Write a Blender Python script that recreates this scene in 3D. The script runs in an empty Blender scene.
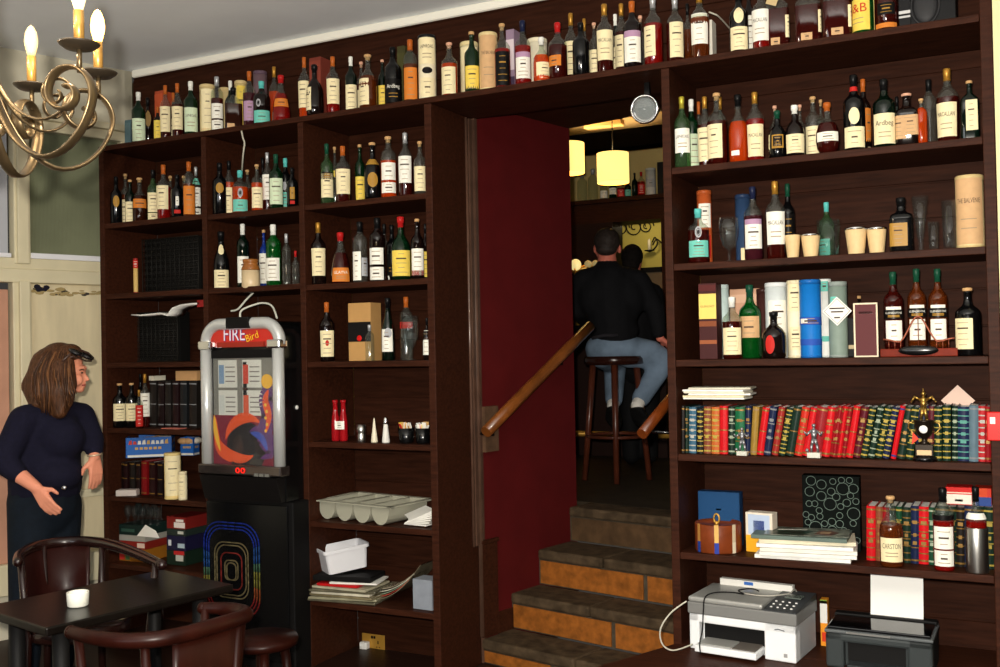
import bpy, math, random, re
from mathutils import Vector as V3, Matrix, Euler
random.seed(7)
PI=math.pi
COL=bpy.context.scene.collection
# ------------------------------------------------------------ camera model
F=1020.0; YAW=0.4717865; PIT=0.0145012; ROLL=-0.0197655
CAM=V3((0,-4.31513,1.65))
fw=V3((-math.sin(YAW)*math.cos(PIT),math.cos(YAW)*math.cos(PIT),math.sin(PIT)))
_r=V3((math.cos(YAW),math.sin(YAW),0)); _u=_r.cross(fw)
rt=_r*math.cos(ROLL)+_u*math.sin(ROLL); up=_u*math.cos(ROLL)-_r*math.sin(ROLL)
def ray(u,v): return fw*F+rt*(u-500)-up*(v-333.5)
def at_y(u,v,y=0): d=ray(u,v); return CAM+d*((y-CAM.y)/d.y)
def at_z(u,v,z): d=ray(u,v); return CAM+d*((z-CAM.z)/d.z)
def at_d(u,v,Z): d=ray(u,v); return CAM+d*(Z/F)
def depth(P): return (V3(P)-CAM).dot(fw)
def x_of(u,y,z):
    d=V3((0,y,z))-CAM; k=rt*F-fw*(u-500)
    return -(k.y*d.y+k.z*d.z)/k.x
def z_of(v,x,y):
    d=V3((x,y,0))-CAM; k=up*F-fw*(333.5-v)
    return CAM.z-(k.x*d.x+k.y*d.y)/k.z
# ------------------------------------------------------------ materials
def lin(c):
    f=lambda a:(a/255)/12.92 if a<=10.3 else (((a/255)+.055)/1.055)**2.4
    return (f(c[0]),f(c[1]),f(c[2]),1)
MATS={}
def mat(name,c,rough=.5,metal=0,trans=0,ior=1.45,emit=0,coat=0,noise=0,nscale=20,bump=0,spec=None,stretch=None,alpha=1):
    if name in MATS: return MATS[name]
    if spec is None: spec=.5 if rough<.32 or metal else .2
    m=bpy.data.materials.new(name); m.use_nodes=True; nt=m.node_tree; b=nt.nodes['Principled BSDF']
    col=lin(c)
    b.inputs['Base Color'].default_value=col; b.inputs['Roughness'].default_value=rough
    b.inputs['Metallic'].default_value=metal; b.inputs['Transmission Weight'].default_value=trans
    b.inputs['IOR'].default_value=ior; b.inputs['Coat Weight'].default_value=coat
    b.inputs['Specular IOR Level'].default_value=spec
    b.inputs['Alpha'].default_value=alpha
    if emit: b.inputs['Emission Color'].default_value=col; b.inputs['Emission Strength'].default_value=emit
    if noise or bump:
        tc=nt.nodes.new('ShaderNodeTexCoord'); mp=nt.nodes.new('ShaderNodeMapping'); n=nt.nodes.new('ShaderNodeTexNoise')
        nt.links.new(tc.outputs['Object'],mp.inputs[0]); nt.links.new(mp.outputs[0],n.inputs['Vector'])
        if stretch: mp.inputs['Scale'].default_value=stretch
        n.inputs['Scale'].default_value=nscale; n.inputs['Detail'].default_value=6
        if noise:
            r=nt.nodes.new('ShaderNodeValToRGB'); r.color_ramp.elements[0].position=.3; r.color_ramp.elements[1].position=.7
            r.color_ramp.elements[0].color=tuple(a*(1-noise) for a in col[:3])+(1,)
            r.color_ramp.elements[1].color=tuple(min(1,a*(1+noise)) for a in col[:3])+(1,)
            nt.links.new(n.outputs['Fac'],r.inputs[0]); nt.links.new(r.outputs[0],b.inputs['Base Color'])
        if bump:
            bp=nt.nodes.new('ShaderNodeBump'); bp.inputs['Strength'].default_value=bump; bp.inputs['Distance'].default_value=.01
            nt.links.new(n.outputs['Fac'],bp.inputs['Height']); nt.links.new(bp.outputs[0],b.inputs['Normal'])
    MATS[name]=m; return m
WOOD=mat('dark_stained_wood',(54,27,16),.5,spec=.1,noise=.35,nscale=9,stretch=(1,6,8),bump=.08)
WOODB=mat('dark_stained_boards',(49,25,15),.55,spec=.06,noise=.3,nscale=7,stretch=(.8,5,9),bump=.1)
WOODT=mat('dark_table_wood',(14,10,8),.3,spec=.25,noise=.35,nscale=8,stretch=(6,1,1),bump=.05)
REDW=mat('red_brown_chair_wood',(36,11,6),.34,spec=.2,noise=.3,nscale=8,stretch=(3,3,.6))
CREAMP=mat('cream_gloss_paint',(214,204,172),.4,noise=.06,nscale=5,bump=.03)
CEILP=mat('white_ceiling_paint',(240,243,246),.85,noise=.03,nscale=3)
WALLP=mat('off_white_wall',(214,208,186),.7,noise=.05,nscale=4)
MARB=mat('stained_cream_panel',(214,200,165),.45,noise=.14,nscale=3,stretch=(3,3,.6))
REDP=mat('dark_red_wall_paint',(82,17,18),.6,spec=.2,noise=.1,nscale=6)
YELW=mat('mustard_wall',(188,172,84),.8,noise=.06,nscale=4)
STONE=mat('worn_step_tread',(70,57,42),.75,spec=.1,noise=.45,nscale=16,bump=.5)
TILE=mat('orange_quarry_riser',(140,82,30),.6,noise=.35,nscale=22,bump=.3)
MORT=mat('grey_mortar',(70,62,50),.9,noise=.3,nscale=30)
BLACK=mat('black_gloss',(10,10,11),.2); BLACKM=mat('black_matt',(14,13,13),.6)
INK=mat('printed_ink',(74,60,52),.6); FAINT=mat('faint_print',(158,138,110),.7); WHITE=mat('white_plastic',(238,238,234),.4); PAPER=mat('white_paper',(240,238,230),.7)
CHROME=mat('chrome',(225,225,225),.12,metal=1); STEEL=mat('brushed_steel',(190,190,185),.32,metal=1)
BRASS=mat('brass',(206,156,66),.35,metal=.45); GOLDP=mat('gold_print',(134,100,44),.4,metal=.4)
GREYP=mat('grey_plastic',(176,176,164),.45); DGREY=mat('dark_grey_plastic',(70,74,76),.4)
REDPL=mat('red_plastic',(200,24,20),.35)
PAL={'f':(158,138,110),'c':(238,224,180),'w':(240,238,226),'y':(235,205,90),'t':(110,196,180),'o':(210,124,48),'k':(16,14,14),'l':(176,140,170),'g':(168,126,52),
     'p':(206,222,190),'b':(40,80,170),'r':(190,40,34),'n':(205,165,120),'s':(170,172,176),'i':(232,206,184),'d':(150,120,74)}
def pm(k): return mat('label_'+k,PAL[k],.6 if k not in 'gk' else .35, noise=.06 if k in 'cywnip' else 0,nscale=40)
GL={'am':((112,50,14),.42),'or':((206,70,12),.5),'rd':((66,13,8),.55),'br':((52,20,8),.6),'ru':((150,18,12),.45),'pu':((72,24,34),.55),
    'gn':((8,46,22),.5),'dg':((5,20,12),.8),'bg':((10,92,30),.45),'bk':((8,8,9),1),'cl':((226,232,226),.025),'gc':((110,150,100),.12),'db':((20,10,8),.85),'bl':((30,60,150),.6)}
def glassmat(name,c,a,tint=None,rough=.06):
    """thin glass: see-through tinted layer, some coloured body scatter, Fresnel gloss"""
    if name in MATS: return MATS[name]
    m=bpy.data.materials.new(name); m.use_nodes=True; nt=m.node_tree; nt.nodes.clear(); N=nt.nodes.new
    out=N('ShaderNodeOutputMaterial'); tr=N('ShaderNodeBsdfTransparent'); df=N('ShaderNodeBsdfDiffuse'); gl=N('ShaderNodeBsdfGlossy'); m1=N('ShaderNodeMixShader'); m2=N('ShaderNodeMixShader'); fr=N('ShaderNodeFresnel')
    col=lin(c); tr.inputs[0].default_value=lin(tint) if tint else tuple(min(1,x**.55*1.05) for x in col[:3])+(1,)
    df.inputs[0].default_value=col; gl.inputs['Roughness'].default_value=rough; gl.inputs[0].default_value=(1,1,1,1); fr.inputs[0].default_value=1.45
    m1.inputs[0].default_value=a
    L=nt.links.new; L(tr.outputs[0],m1.inputs[1]); L(df.outputs[0],m1.inputs[2]); gq=N('ShaderNodeNewGeometry'); sb=N('ShaderNodeMath'); sb.operation='SUBTRACT'; sb.inputs[0].default_value=1; ml=N('ShaderNodeMath'); ml.operation='MULTIPLY'; L(gq.outputs['Backfacing'],sb.inputs[1]); L(fr.outputs[0],ml.inputs[0]); L(sb.outputs[0],ml.inputs[1]); L(ml.outputs[0],m2.inputs[0]); L(m1.outputs[0],m2.inputs[1]); L(gl.outputs[0],m2.inputs[2]); L(m2.outputs[0],out.inputs[0])
    MATS[name]=m; return m
def gm(k):
    c,a=GL[k]
    return glassmat('glass_'+k,c,a,(236,240,234) if k=='cl' else None,.06 if k!='bk' else .12)
CAPC={'wh':(236,236,228),'gd':(180,130,48),'ok':(178,92,34),'ck':(200,158,108),'bk':(14,14,15),'gn':(20,70,50),'rd':(178,30,30),'tl':(90,190,184),'sv':(180,182,184),'pk':(222,168,140),'bu':(26,32,60),'yg':(190,176,60)}
def cm(k): return mat('closure_'+k,CAPC[k],.35 if k not in('ck','pk') else .75, metal=.5 if k in('gd','sv','yg') else 0)
# ------------------------------------------------------------ mesh builder
class M:
    def __init__(s): s.v=[];s.f=[];s.m=[];s.s=[]
    def add(s,vs,fs,mi=0,sm=False):
        o=len(s.v); s.v+= [tuple(p) for p in vs]; s.f+=[tuple(i+o for i in f) for f in fs]; s.m+=[mi]*len(fs); s.s+=[sm]*len(fs); return s
    def box(s,a,b,mi=0,T=None):
        x0,y0,z0=a;x1,y1,z1=b
        vs=[V3(p) for p in((x0,y0,z0),(x1,y0,z0),(x1,y1,z0),(x0,y1,z0),(x0,y0,z1),(x1,y0,z1),(x1,y1,z1),(x0,y1,z1))]
        if T: vs=[T@p for p in vs]
        return s.add(vs,[(0,3,2,1),(4,5,6,7),(0,1,5,4),(1,2,6,5),(2,3,7,6),(3,0,4,7)],mi)
    def lathe(s,prof,c=(0,0,0),n=20,mi=0,T=None,sm=True,mis=None,cross=None):
        vs=[];fs=[];k=len(prof)
        for p in prof:
            for i in range(n):
                a=2*PI*i/n
                r=p[0]*(cross(a,p) if cross else 1)
                q=V3((r*math.cos(a),r*math.sin(a),p[1]))
                vs.append(q)
        off=V3(c)
        vs=[(T@q if T else q)+off for q in vs]
        o=len(s.v); s.v+=[tuple(q) for q in vs]
        for j in range(k-1):
            for i in range(n):
                s.f.append((o+j*n+i,o+j*n+(i+1)%n,o+(j+1)*n+(i+1)%n,o+(j+1)*n+i)); s.m.append(mis[j] if mis else mi); s.s.append(sm)
        if prof[0][0]>1e-5: s.f.append(tuple(o+i for i in range(n))[::-1]); s.m.append(mis[0] if mis else mi); s.s.append(False)
        if prof[-1][0]>1e-5: s.f.append(tuple(o+(k-1)*n+i for i in range(n))); s.m.append(mis[-1] if mis else mi); s.s.append(False)
        return s
    def tube(s,pts,r,n=8,mi=0,closed=False,flat=None):
        pts=[V3(p) for p in pts]; k=len(pts); rs=r if isinstance(r,(list,tuple)) else [r]*k
        o=len(s.v); prev=None
        for i,p in enumerate(pts):
            a=pts[(i-1)%k] if (closed or i>0) else p; b=pts[(i+1)%k] if (closed or i<k-1) else p
            t=(b-a).normalized()
            if prev is None: n1=t.orthogonal().normalized() if not flat else (V3(flat)-t*t.dot(V3(flat))).normalized()
            else: n1=(prev-t*t.dot(prev)).normalized()
            prev=n1; n2=t.cross(n1)
            for j in range(n):
                a2=2*PI*j/n; s.v.append(tuple(p+(n1*math.cos(a2)+n2*math.sin(a2)*(.35 if flat else 1))*rs[i]))
        for i in range(k if closed else k-1):
            for j in range(n):
                q=(i+1)%k; s.f.append((o+i*n+j,o+i*n+(j+1)%n,o+q*n+(j+1)%n,o+q*n+j)); s.m.append(mi); s.s.append(True)
        if not closed:
            s.f.append(tuple(o+j for j in range(n))[::-1]); s.f.append(tuple(o+(k-1)*n+j for j in range(n))); s.m+=[mi]*2; s.s+=[False]*2
        return s
    def prism(s,poly,z0,z1,mi=0,T=None):
        k=len(poly); vs=[V3((x,y,z0)) for x,y in poly]+[V3((x,y,z1)) for x,y in poly]
        if T: vs=[T@p for p in vs]
        return s.add(vs,[tuple(range(k))[::-1],tuple(range(k,2*k))]+[(i,(i+1)%k,k+(i+1)%k,k+i) for i in range(k)],mi)
    def ball(s,c,r,mi=0,n=14,T=None):
        if not isinstance(r,(tuple,list)): r=(r,r,r)
        m=n//2; pr=[(max(math.sin(PI*i/m),0),-math.cos(PI*i/m)) for i in range(m+1)]
        pr[0]=(0.001,-1);pr[-1]=(.001,1)
        A=Matrix.Diagonal((*r,1)); 
        return s.lathe(pr,c,n,mi,T=(T@A if T else A))
    def cone(s,p0,r0,p1,r1,mi=0,n=12):
        p0=V3(p0);p1=V3(p1); s.ball(p0,r0,mi,n); s.ball(p1,r1,mi,n)
        if (p1-p0).length>1e-4: s.tube([p0,p1],[r0,r1],n,mi)
        return s
    def xf(s,T): s.v=[tuple(T@V3(p)) for p in s.v]; return s
    def obj(s,name,mats,parent=None,bevel=0,seg=2,loc=None,rot=None):
        me=bpy.data.meshes.new(name); me.from_pydata(s.v,[],s.f)
        for m in (mats if isinstance(mats,(list,tuple)) else [mats]): me.materials.append(m)
        me.polygons.foreach_set('material_index',s.m); me.polygons.foreach_set('use_smooth',s.s); me.update()
        o=bpy.data.objects.new(name,me); COL.objects.link(o)
        if parent: o.parent=parent
        if loc is not None: o.location=loc
        if rot is not None: o.rotation_euler=rot
        if bevel:
            b=o.modifiers.new('bevel','BEVEL'); b.width=bevel; b.segments=seg; b.limit_method='ANGLE'
        return o
def tag(o,label,cat,group=None):
    o['label']=label; o['category']=cat
    if group: o['group']=group
    return o
def thing(name,label,cat,loc=(0,0,0),rz=0,group=None):
    o=bpy.data.objects.new(name,None); COL.objects.link(o); o.location=loc; o.rotation_euler=(0,0,rz); o.empty_display_size=.05
    return tag(o,label,cat,group)
def struct(o): o['kind']='structure'; return o
_TX={}
def text2d(t):
    if t in _TX: return _TX[t]
    c=bpy.data.curves.new('lettering','FONT'); c.body=t; c.align_x='CENTER'; c.align_y='CENTER'; c.resolution_u=2
    o=bpy.data.objects.new('lettering',c); COL.objects.link(o)
    bpy.context.view_layer.update()
    me=bpy.data.meshes.new_from_object(o.evaluated_get(bpy.context.evaluated_depsgraph_get()))
    vs=[(v.co.x,v.co.y) for v in me.vertices]; fs=[tuple(p.vertices) for p in me.polygons]
    xs=[a for a,b in vs]; ys=[b for a,b in vs]; cx=(min(xs)+max(xs))/2; cy=(min(ys)+max(ys))/2; w=max(xs)-min(xs); h=max(ys)-min(ys)
    vs=[((a-cx)/w,(b-cy)/w) for a,b in vs]
    bpy.data.objects.remove(o); bpy.data.curves.remove(c); bpy.data.meshes.remove(me)
    _TX[t]=(vs,fs,h/w); return _TX[t]
def flat_text(mb,t,w,T,mi=1,hs=1):
    vs,fs,_=text2d(t); mb.add([T@V3((a*w,b*w*hs,0)) for a,b in vs],fs,mi)
def smooth_path(P,k=6):
    P=[V3(q) for q in P]; Q=[]
    for i in range(len(P)-1):
        p0=P[max(i-1,0)];p1=P[i];p2=P[i+1];p3=P[min(i+2,len(P)-1)]
        for j in range(k): s=j/k; Q.append(.5*((2*p1)+(p2-p0)*s+(2*p0-5*p1+4*p2-p3)*s*s+(3*p1-p0-3*p2+p3)*s**3))
    return Q+[P[-1]]
def cam_angle(P): d=CAM-V3(P); return math.atan2(d.y,d.x)
# ------------------------------------------------------------ shelves
SZ={'T':2.896,'2':2.426,'3':2.004,'4':1.584,'5':1.173,'6':.746,'A4':1.609,'A5':1.225,'A6':.825,'A7':.43,'C4':1.598,'C5':1.18,'C6':.763,'C7':.352}
SHAPES={ # r, z, squareness
 'std':[(.88,0),(1,.02),(1,.60),(.96,.65),(.78,.69),(.5,.73),(.37,.77),(.31,.82),(.29,.92),(.32,.925),(.32,.95)],
 'mac':[(.86,0),(.93,.02),(1,.5),(1.02,.58),(.98,.64),(.75,.695),(.46,.74),(.34,.79),(.29,.92),(.31,.93),(.31,.95)],
 'balv':[(.9,0),(1,.02),(1,.5),(.95,.58),(.75,.65),(.48,.7),(.4,.75),(.42,.79),(.36,.85),(.3,.92),(.33,.95)],
 'dim':[(.8,0),(.97,.04),(1,.2),(1,.44),(.93,.54),(.7,.63),(.42,.69),(.3,.74),(.27,.92),(.33,.93),(.33,.95)],
 'orb':[(.62,0),(.68,.03),(.9,.1),(1,.25),(.97,.42),(.8,.55),(.5,.64),(.28,.69),(.24,.9),(.3,.92),(.3,.95)],
 'wine':[(.9,0),(1,.02),(1,.42),(.93,.52),(.72,.62),(.5,.7),(.38,.8),(.34,.92),(.4,.93),(.38,.95)],
 'tri':[(.95,0),(1,.03),(.97,.2),(.82,.42),(.6,.58),(.38,.67),(.3,.73),(.28,.92),(.32,.93),(.32,.95)],
 'flask':[(.94,0,1),(1,.02,1),(1,.62,1),(.92,.69,.8),(.55,.75,.3),(.3,.79,0),(.26,.92,0),(.3,.93,0),(.3,.95,0)],
 'sq':[(.95,0,.9),(1,.02,.9),(1,.62,.9),(.9,.68,.6),(.5,.73,.2),(.38,.78,0),(.34,.92,0),(.38,.93,0),(.38,.95,0)],
 'tall':[(.92,0),(1,.02),(1,.68),(.94,.73),(.58,.78),(.38,.82),(.33,.92),(.36,.93),(.36,.95)],
 'car':[(.9,0),(1,.03),(.9,.3),(.75,.5),(.5,.68),(.42,.8),(.5,.92),(.72,1.0)]}
def prof_r(sh,zf):
    P=SHAPES[sh]
    for a,b in zip(P,P[1:]):
        if a[1]<=zf<=b[1]:
            t=(zf-a[1])/max(b[1]-a[1],1e-6); return a[0]+(b[0]-a[0])*t,((a[2]+(b[2]-a[2])*t) if len(a)>2 else 0)
    return P[-1][0],0
def crossf(a,sq,fl):
    if sq<=0 and fl==1: return 1
    c,s=abs(math.cos(a)),abs(math.sin(a))/ (1-(1-fl)*min(1,sq*1.0) if fl<1 else 1)
    n=2+sq*6
    return 1/((c**n+s**n)**(1/n))
LBL=re.compile(r'^(O?)([a-z])([\d.]+)-([\d.]+)(?:@(-?\d+))?(?:\^(\d+))?(?:=(.*?)(?:~(\w))?)?$')
def surf_label(mb,spec,R,h,front,mats,plain=False):
    """adds one label (curved sheet, text or ruled lines) onto the surface R(angle,zfrac)->radius"""
    ov,k,z0,z1,ro,ha,tx,tc=LBL.match(spec).groups()
    z0=float(z0);z1=float(z1);ro=math.radians(float(ro or 0));ha=math.radians(float(ha or (60 if not ov else 30)))
    def mi(key):
        m=INK if key=='#' else FAINT if key=='f' else pm(key)
        if m not in mats: mats.append(m)
        return mats.index(m)
    def P(a,z,off): 
        r=R(a,z)+off; return (r*math.cos(a),r*math.sin(a),z*h)
    c0=front+ro
    if ov:
        vs=[P(c0,(z0+z1)/2,.0016)];fs=[];N=20
        for q in (.5,1):
            for i in range(N):
                t=2*PI*i/N; vs.append(P(c0+ha*q*math.cos(t),(z0+z1)/2+(z1-z0)/2*q*math.sin(t),.0016))
        for i in range(N):
            j=(i+1)%N; fs.append((0,1+i,1+j)); fs.append((1+i,1+N+i,1+N+j,1+j))
        mb.add(vs,fs,mi(k),True)
    else:
        N=10; vs=[];fs=[]
        for i in range(N+1):
            a=c0-ha+2*ha*i/N
            for j in range(3): vs.append(P(a,z0+(z1-z0)*j/2,.0013))
        for i in range(N):
            for j in range(2): fs.append((i*3+j,i*3+3+j,i*3+4+j,i*3+1+j))
        mb.add(vs,fs,mi(k),True)
    def strip(zc,hh,hw,sh,key):
        vs=[];fs=[];N=6
        for i in range(N+1):
            a=c0+sh-hw+2*hw*i/N
            vs+= [P(a,zc-hh,.0022),P(a,zc+hh,.0022)]
        for i in range(N): fs.append((2*i,2*i+2,2*i+3,2*i+1))
        mb.add(vs,fs,mi(key),True)
    ink='#' if k not in 'kr' else ('g' if k=='k' else 'w')
    zz=(z1-z0)
    if tx:
        vs,fs,ar=text2d(tx); w=1.5*ha if not ov else 1.3*ha
        r0=R(c0,(z0+z1)/2); wm=w*r0
        hs=max(1.0,min(2.0,zz*h*.22/(ar*wm)))
        zc=z0+zz*(.66 if not ov else .5)
        mb.add([P(c0+a*w,zc+b*wm*hs/h,.0024) for a,b in vs],[f for f in fs],mi(tc or ink))
        for q in (.38,.24): strip(z0+zz*q,.006,ha*.5,0,'f' if ink=='#' else ink)
    elif not plain and not ov and zz>.1:
        n=5 if zz>.3 else 3
        for i in range(n):
            q=(i+.8)/(n+.6); strip(z0+zz*q,.0045 if i!=n-2 else .011,ha*random.uniform(.25,.6),0,(ink if ink!='#' else ('f' if i!=n-2 else '#')))
BAYS=((-4.822,-4.057),(-4.022,-3.381),(-3.346,-2.60),(-1.345,-.111))
def fit_bay(x,R,z,y):
    """keeps a shelf item clear of the uprights"""
    if z>2.86 or y>.42 or y<-.02: return x
    for a,b in BAYS:
        if a-.03<x<b+.03: return max(a+R+.002,min(b-R-.002,x))
    return x
def bottle(sk,ph,grp,u,top,w,y,sh,gl,cap,labs,look,fill=.6,fl=1,rotz=0,name='bottle',cat='bottle',base=None,clear_neck=True):
    z=SZ[sk] if base is None else base
    x=x_of(u,y,z); ztop=z_of(top,x,y); h=ztop-z; R=w*.5*depth((x,y,z+h*.4))/F; x=fit_bay(x,R*1.03,z,y)
    P=V3((x,y,z+.0008)); ca=cam_angle(P)
    t=thing(name,look+(' '+ph if ph else ''),cat,P,0,grp)
    front=ca
    def RR(a,zf):
        r,sq=prof_r(sh,zf); return R*r*crossf(a-front-PI/2-rotz,sq,fl)
    g=gm(gl); gc=gm('cl') if gl not in('gn','bk','dg','bg','db','gc','bl') and clear_neck else g
    SP=SHAPES[sh]; mis=[]
    prof=[(0.001,.004*h)]
    m=M(); pr=[]
    for q in SP: pr.append((q[0]*R,q[1]*h,q[2] if len(q)>2 else 0))
    # split at fill
    for i in range(len(pr)-1):
        if pr[i][1]<fill*h<pr[i+1][1]:
            r,sq=prof_r(sh,fill); pr.insert(i+1,(r*R,fill*h,sq)); break
    mis=[0 if b[1]<=fill*h+1e-5 else 1 for a,b in zip(pr,pr[1:])]
    nn=20 if sh not in('flask','sq') else 32
    m.lathe([(p[0],p[1],p[2]) for p in pr],n=nn,mis=mis+[1],cross=lambda a,p:crossf(a-front-PI/2-rotz,p[2],fl))
    m.obj('glass_body',[g,gc],t)
    # closure
    if cap:
        c=M(); rn=prof_r(sh,.93)[0]*R
        if cap in('ck','pk'):
            c.lathe([(rn*.8,.9*h),(rn*.8,.952*h),(rn*1.18,.953*h),(rn*1.22,.96*h),(rn*1.22,.992*h),(rn*1.0,h)],n=14); c.obj('cork_stopper',cm(cap),t)
        else:
            z0=.83
            rr=lambda q:prof_r(sh,q)[0]*R*1.03
            c.lathe([(rr(z0),z0*h),(rr(.9),.9*h),(rr(.93)*1.05,.905*h),(rr(.93)*1.08,.99*h),(rr(.93)*.9,h)],n=14); c.obj('capsule',cm(cap),t)
    i=0
    for sp in (labs.split(';') if labs else []):
        if not sp: continue
        lm=M(); mats=[]
        surf_label(lm,sp,RR,h,front,mats)
        lm.obj('paper_label' if i==0 else 'neck_label' if float(LBL.match(sp).group(3))>.6 else 'paper_label',mats,t); i+=1
    return t
def tubebox(sk,ph,grp,u,top,w,y,color,lid,labs,look,base=None):
    z=SZ[sk] if base is None else base
    x=x_of(u,y,z); h=z_of(top,x,y)-z; R=w*.5*depth((x,y,z+h*.5))/F; x=fit_bay(x,R*1.03,z,y); P=V3((x,y,z+.0008))
    t=thing('presentation_tube',look+' '+ph,'tube',P,0,grp)
    m=M().lathe([(R*.97,0),(R,.006),(R,h-.02)],n=28); m.obj('tube_body',mat('tube_%d_%d_%d'%color,color,.45,noise=.05,nscale=30),t)
    M().lathe([(R*1.02,h-.02),(R*1.02,h-.004),(R*.96,h)],n=28).obj('lid',mat('lid_%d_%d_%d'%lid,lid,.35),t)
    M().lathe([(R*1.015,0),(R*1.015,.01),(R,.0105)],n=28).obj('base_rim',mat('lid_%d_%d_%d'%lid,lid,.35),t)
    for sp in (labs.split(';') if labs else []):
        lm=M();mats=[]; surf_label(lm,sp,lambda a,zf:R,h,cam_angle(P),mats); lm.obj('printed_panel',mats,t)
    return t
def carton(sk,ph,grp,u,top,w,y,dp,color,panels,look,rot=0,name='carton',base=None,cat='box'):
    """panels: (z0,z1,color[,text,textcolor]) bands on the front face"""
    z=SZ[sk] if base is None else base
    x=x_of(u,y,z); h=z_of(top,x,y)-z; W=w*depth((x,y,z))/F; x=fit_bay(x,W/2+.004,z,y); P=V3((x,y,z+.0008))
    t=thing(name,look+(' '+ph if ph else ''),cat,P,rot,grp)
    M().box((-W/2,0,0),(W/2,dp,h)).obj('box_body',mat('card_%d_%d_%d'%color,color,.5,noise=.04),t,bevel=.002)
    for p in panels:
        b=M(); z0,z1,c=p[:3]; b.box((-W/2*(p[5] if len(p)>5 else .97),-.0015,h*z0),(W/2*(p[5] if len(p)>5 else .97),0,h*z1))
        mats=[mat('print_%d_%d_%d'%c,c,.5)]
        if len(p)>3 and p[3]:
            T=Matrix.Translation((0,-.0022,h*(z0+z1)/2))@Matrix.Rotation(PI/2,4,'X')
            flat_text(b,p[3],W*.8,T); mats.append(mat('print_%d_%d_%d'%p[4],p[4],.5))
        b.obj('printed_panel',mats,t)
    return t
FLASH=780; FILL=46; AMB=.05
# ============================================================ the room
def boards(name,x0,x1,y,z0,z1,parent=None,pitch=.155,m=WOODB):
    b=M(); z=z0
    prof=[(0,z0)]
    zz=math.ceil((z0+.02)/pitch)*pitch
    while zz<z1-.02: prof+=[(0,zz-.005),(.006,zz-.003),(.006,zz+.003),(0,zz+.005)]; zz+=pitch
    prof.append((0,z1)); prof+= [(.03,z1),(.03,z0)]
    k=len(prof); vs=[(x0,y+a,c) for a,c in prof]+[(x1,y+a,c) for a,c in prof]
    b.add(vs,[(i,(i+1)%k,k+(i+1)%k,k+i) for i in range(k)]+[tuple(range(k))[::-1],tuple(range(k,2*k))])
    return b.obj(name,m,parent)
D=.42; CZ=3.467
w0=V3((-2.56,.42,0)); wd=V3((.2214,.9752,0)); wn=V3((.9752,-.2214,0)); PHI=math.atan2(wn.y,wn.x)
TP=Matrix.Translation(w0)@Matrix.Rotation(PHI,4,'Z')     # passage frame: x=across (n), y=along (s)
def at_s(u,v,s): d=ray(u,v); k=((w0-CAM).dot(wd)+s)/d.dot(wd); P=CAM+d*k; q=P-w0; return V3((q.dot(wn),s,P.z))
def redpt(u,v,off): d=ray(u,v); k=((w0-CAM).dot(wn)+off)/d.dot(wn); return CAM+d*k
FL=mat('dark_floor_boards',(40,24,18),.4,noise=.35,nscale=6,stretch=(1,8,1),bump=.1)
struct(M().prism([(-6.6,-6),(2.5,-6),(2.5,.5),(-6.6,.5)],-.1,0).obj('floor',FL))
struct(M().prism([(-6.8,-6),(2.5,-6),(2.5,.47),(-6.8,.47)],CZ,CZ+.1).obj('ceiling',CEILP))
struct(boards('wall_back',-5.01,-.068,D,2.87,CZ))
struct(M().box((-5.0,D-.03,CZ-.05),(-.068,D-.001,CZ-.001)).obj('trim_1',mat('white_cornice',(252,249,236),.6),bevel=.012))
# right return wall
struct(M().box((-.066,-.02,0),(1.6,.45,CZ)).obj('wall_right',mat('pale_yellow_wall',(224,216,168),.7,noise=.04,nscale=5)))
# left (window) wall: local frame (s along, n into room, z)
WO=V3((-5.01,.42,0)); WDv=V3((-.294,-.956,0)).normalized(); ang=math.atan2(WDv.y,WDv.x)
TW=Matrix.Translation(WO)@Matrix.Rotation(ang,4,'Z')   # x=s, y=n?  (rotated +90 from d)
# rotating d by +90deg gives (0.956,-0.294): into the room
def wobj(name,boxes,m,bevel=.006): 
    b=M()
    for bb in boxes: b.box(bb[0],bb[1],T=TW)
    return b.obj(name,m,bevel=bevel)
struct(wobj('wall_left',[((0,-.25,2.995+.1),(5,-.02,CZ)),((0,-.25,0),(.05,-.02,CZ)),((0,-.25,0),(5,-.1,.3)),((1.6,-.25,.3),(5,-.03,3.1))],WALLP,0))
fr=[((.05,-.06,2.09),(1.62,.03,2.17)),((.05,-.06,2.17),(1.62,.015,2.235)),((.05,-.06,3.0),(1.62,.03,3.06)),((.05,-.06,3.06),(1.62,.06,3.1)),
    ((.66,-.06,2.2),(.755,.02,3.02)),((.675,-.06,2.2),(.74,.04,3.02)),((.05,-.06,2.2),(.1,.02,3.02)),((.66,-.06,.3),(.765,.02,2.1)),((.675,-.06,.3),(.735,.045,2.1)),
    ((.05,-.06,.3),(.1,.02,2.1)),((1.5,-.06,.3),(1.62,.02,3.02)),((.05,-.06,.28),(1.62,.03,.46)),((.1,-.06,.79),(.66,.012,.84))]
w=struct(wobj('window_1',fr,CREAMP))
RIB=mat('ribbed_obscured_glass',(128,132,106),.25,noise=.15,nscale=3)
b=M(); N=70
for i in range(N):
    s0=.1+.56*i/N; s1=.1+.56*(i+1)/N; sm=(s0+s1)/2
    b.add([TW@V3((s0,-.03,2.23)),TW@V3((sm,-.022,2.23)),TW@V3((s1,-.03,2.23)),TW@V3((s0,-.03,3.0)),TW@V3((sm,-.022,3.0)),TW@V3((s1,-.03,3.0))],[(0,1,4,3),(1,2,5,4)])
o=b.obj('ribbed_pane',RIB,w); 
wobj('frosted_pane',[((.77,-.04,2.24),(1.5,-.03,3.0))],mat('pale_obscured_glass',(176,178,186),.3)).parent=w
wobj('glazing_bead',[((.1,-.03,2.235),(.66,.02,2.268)),((.77,-.03,2.235),(1.5,.02,2.26))],mat('white_bead',(232,232,236),.4),.004).parent=w
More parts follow.
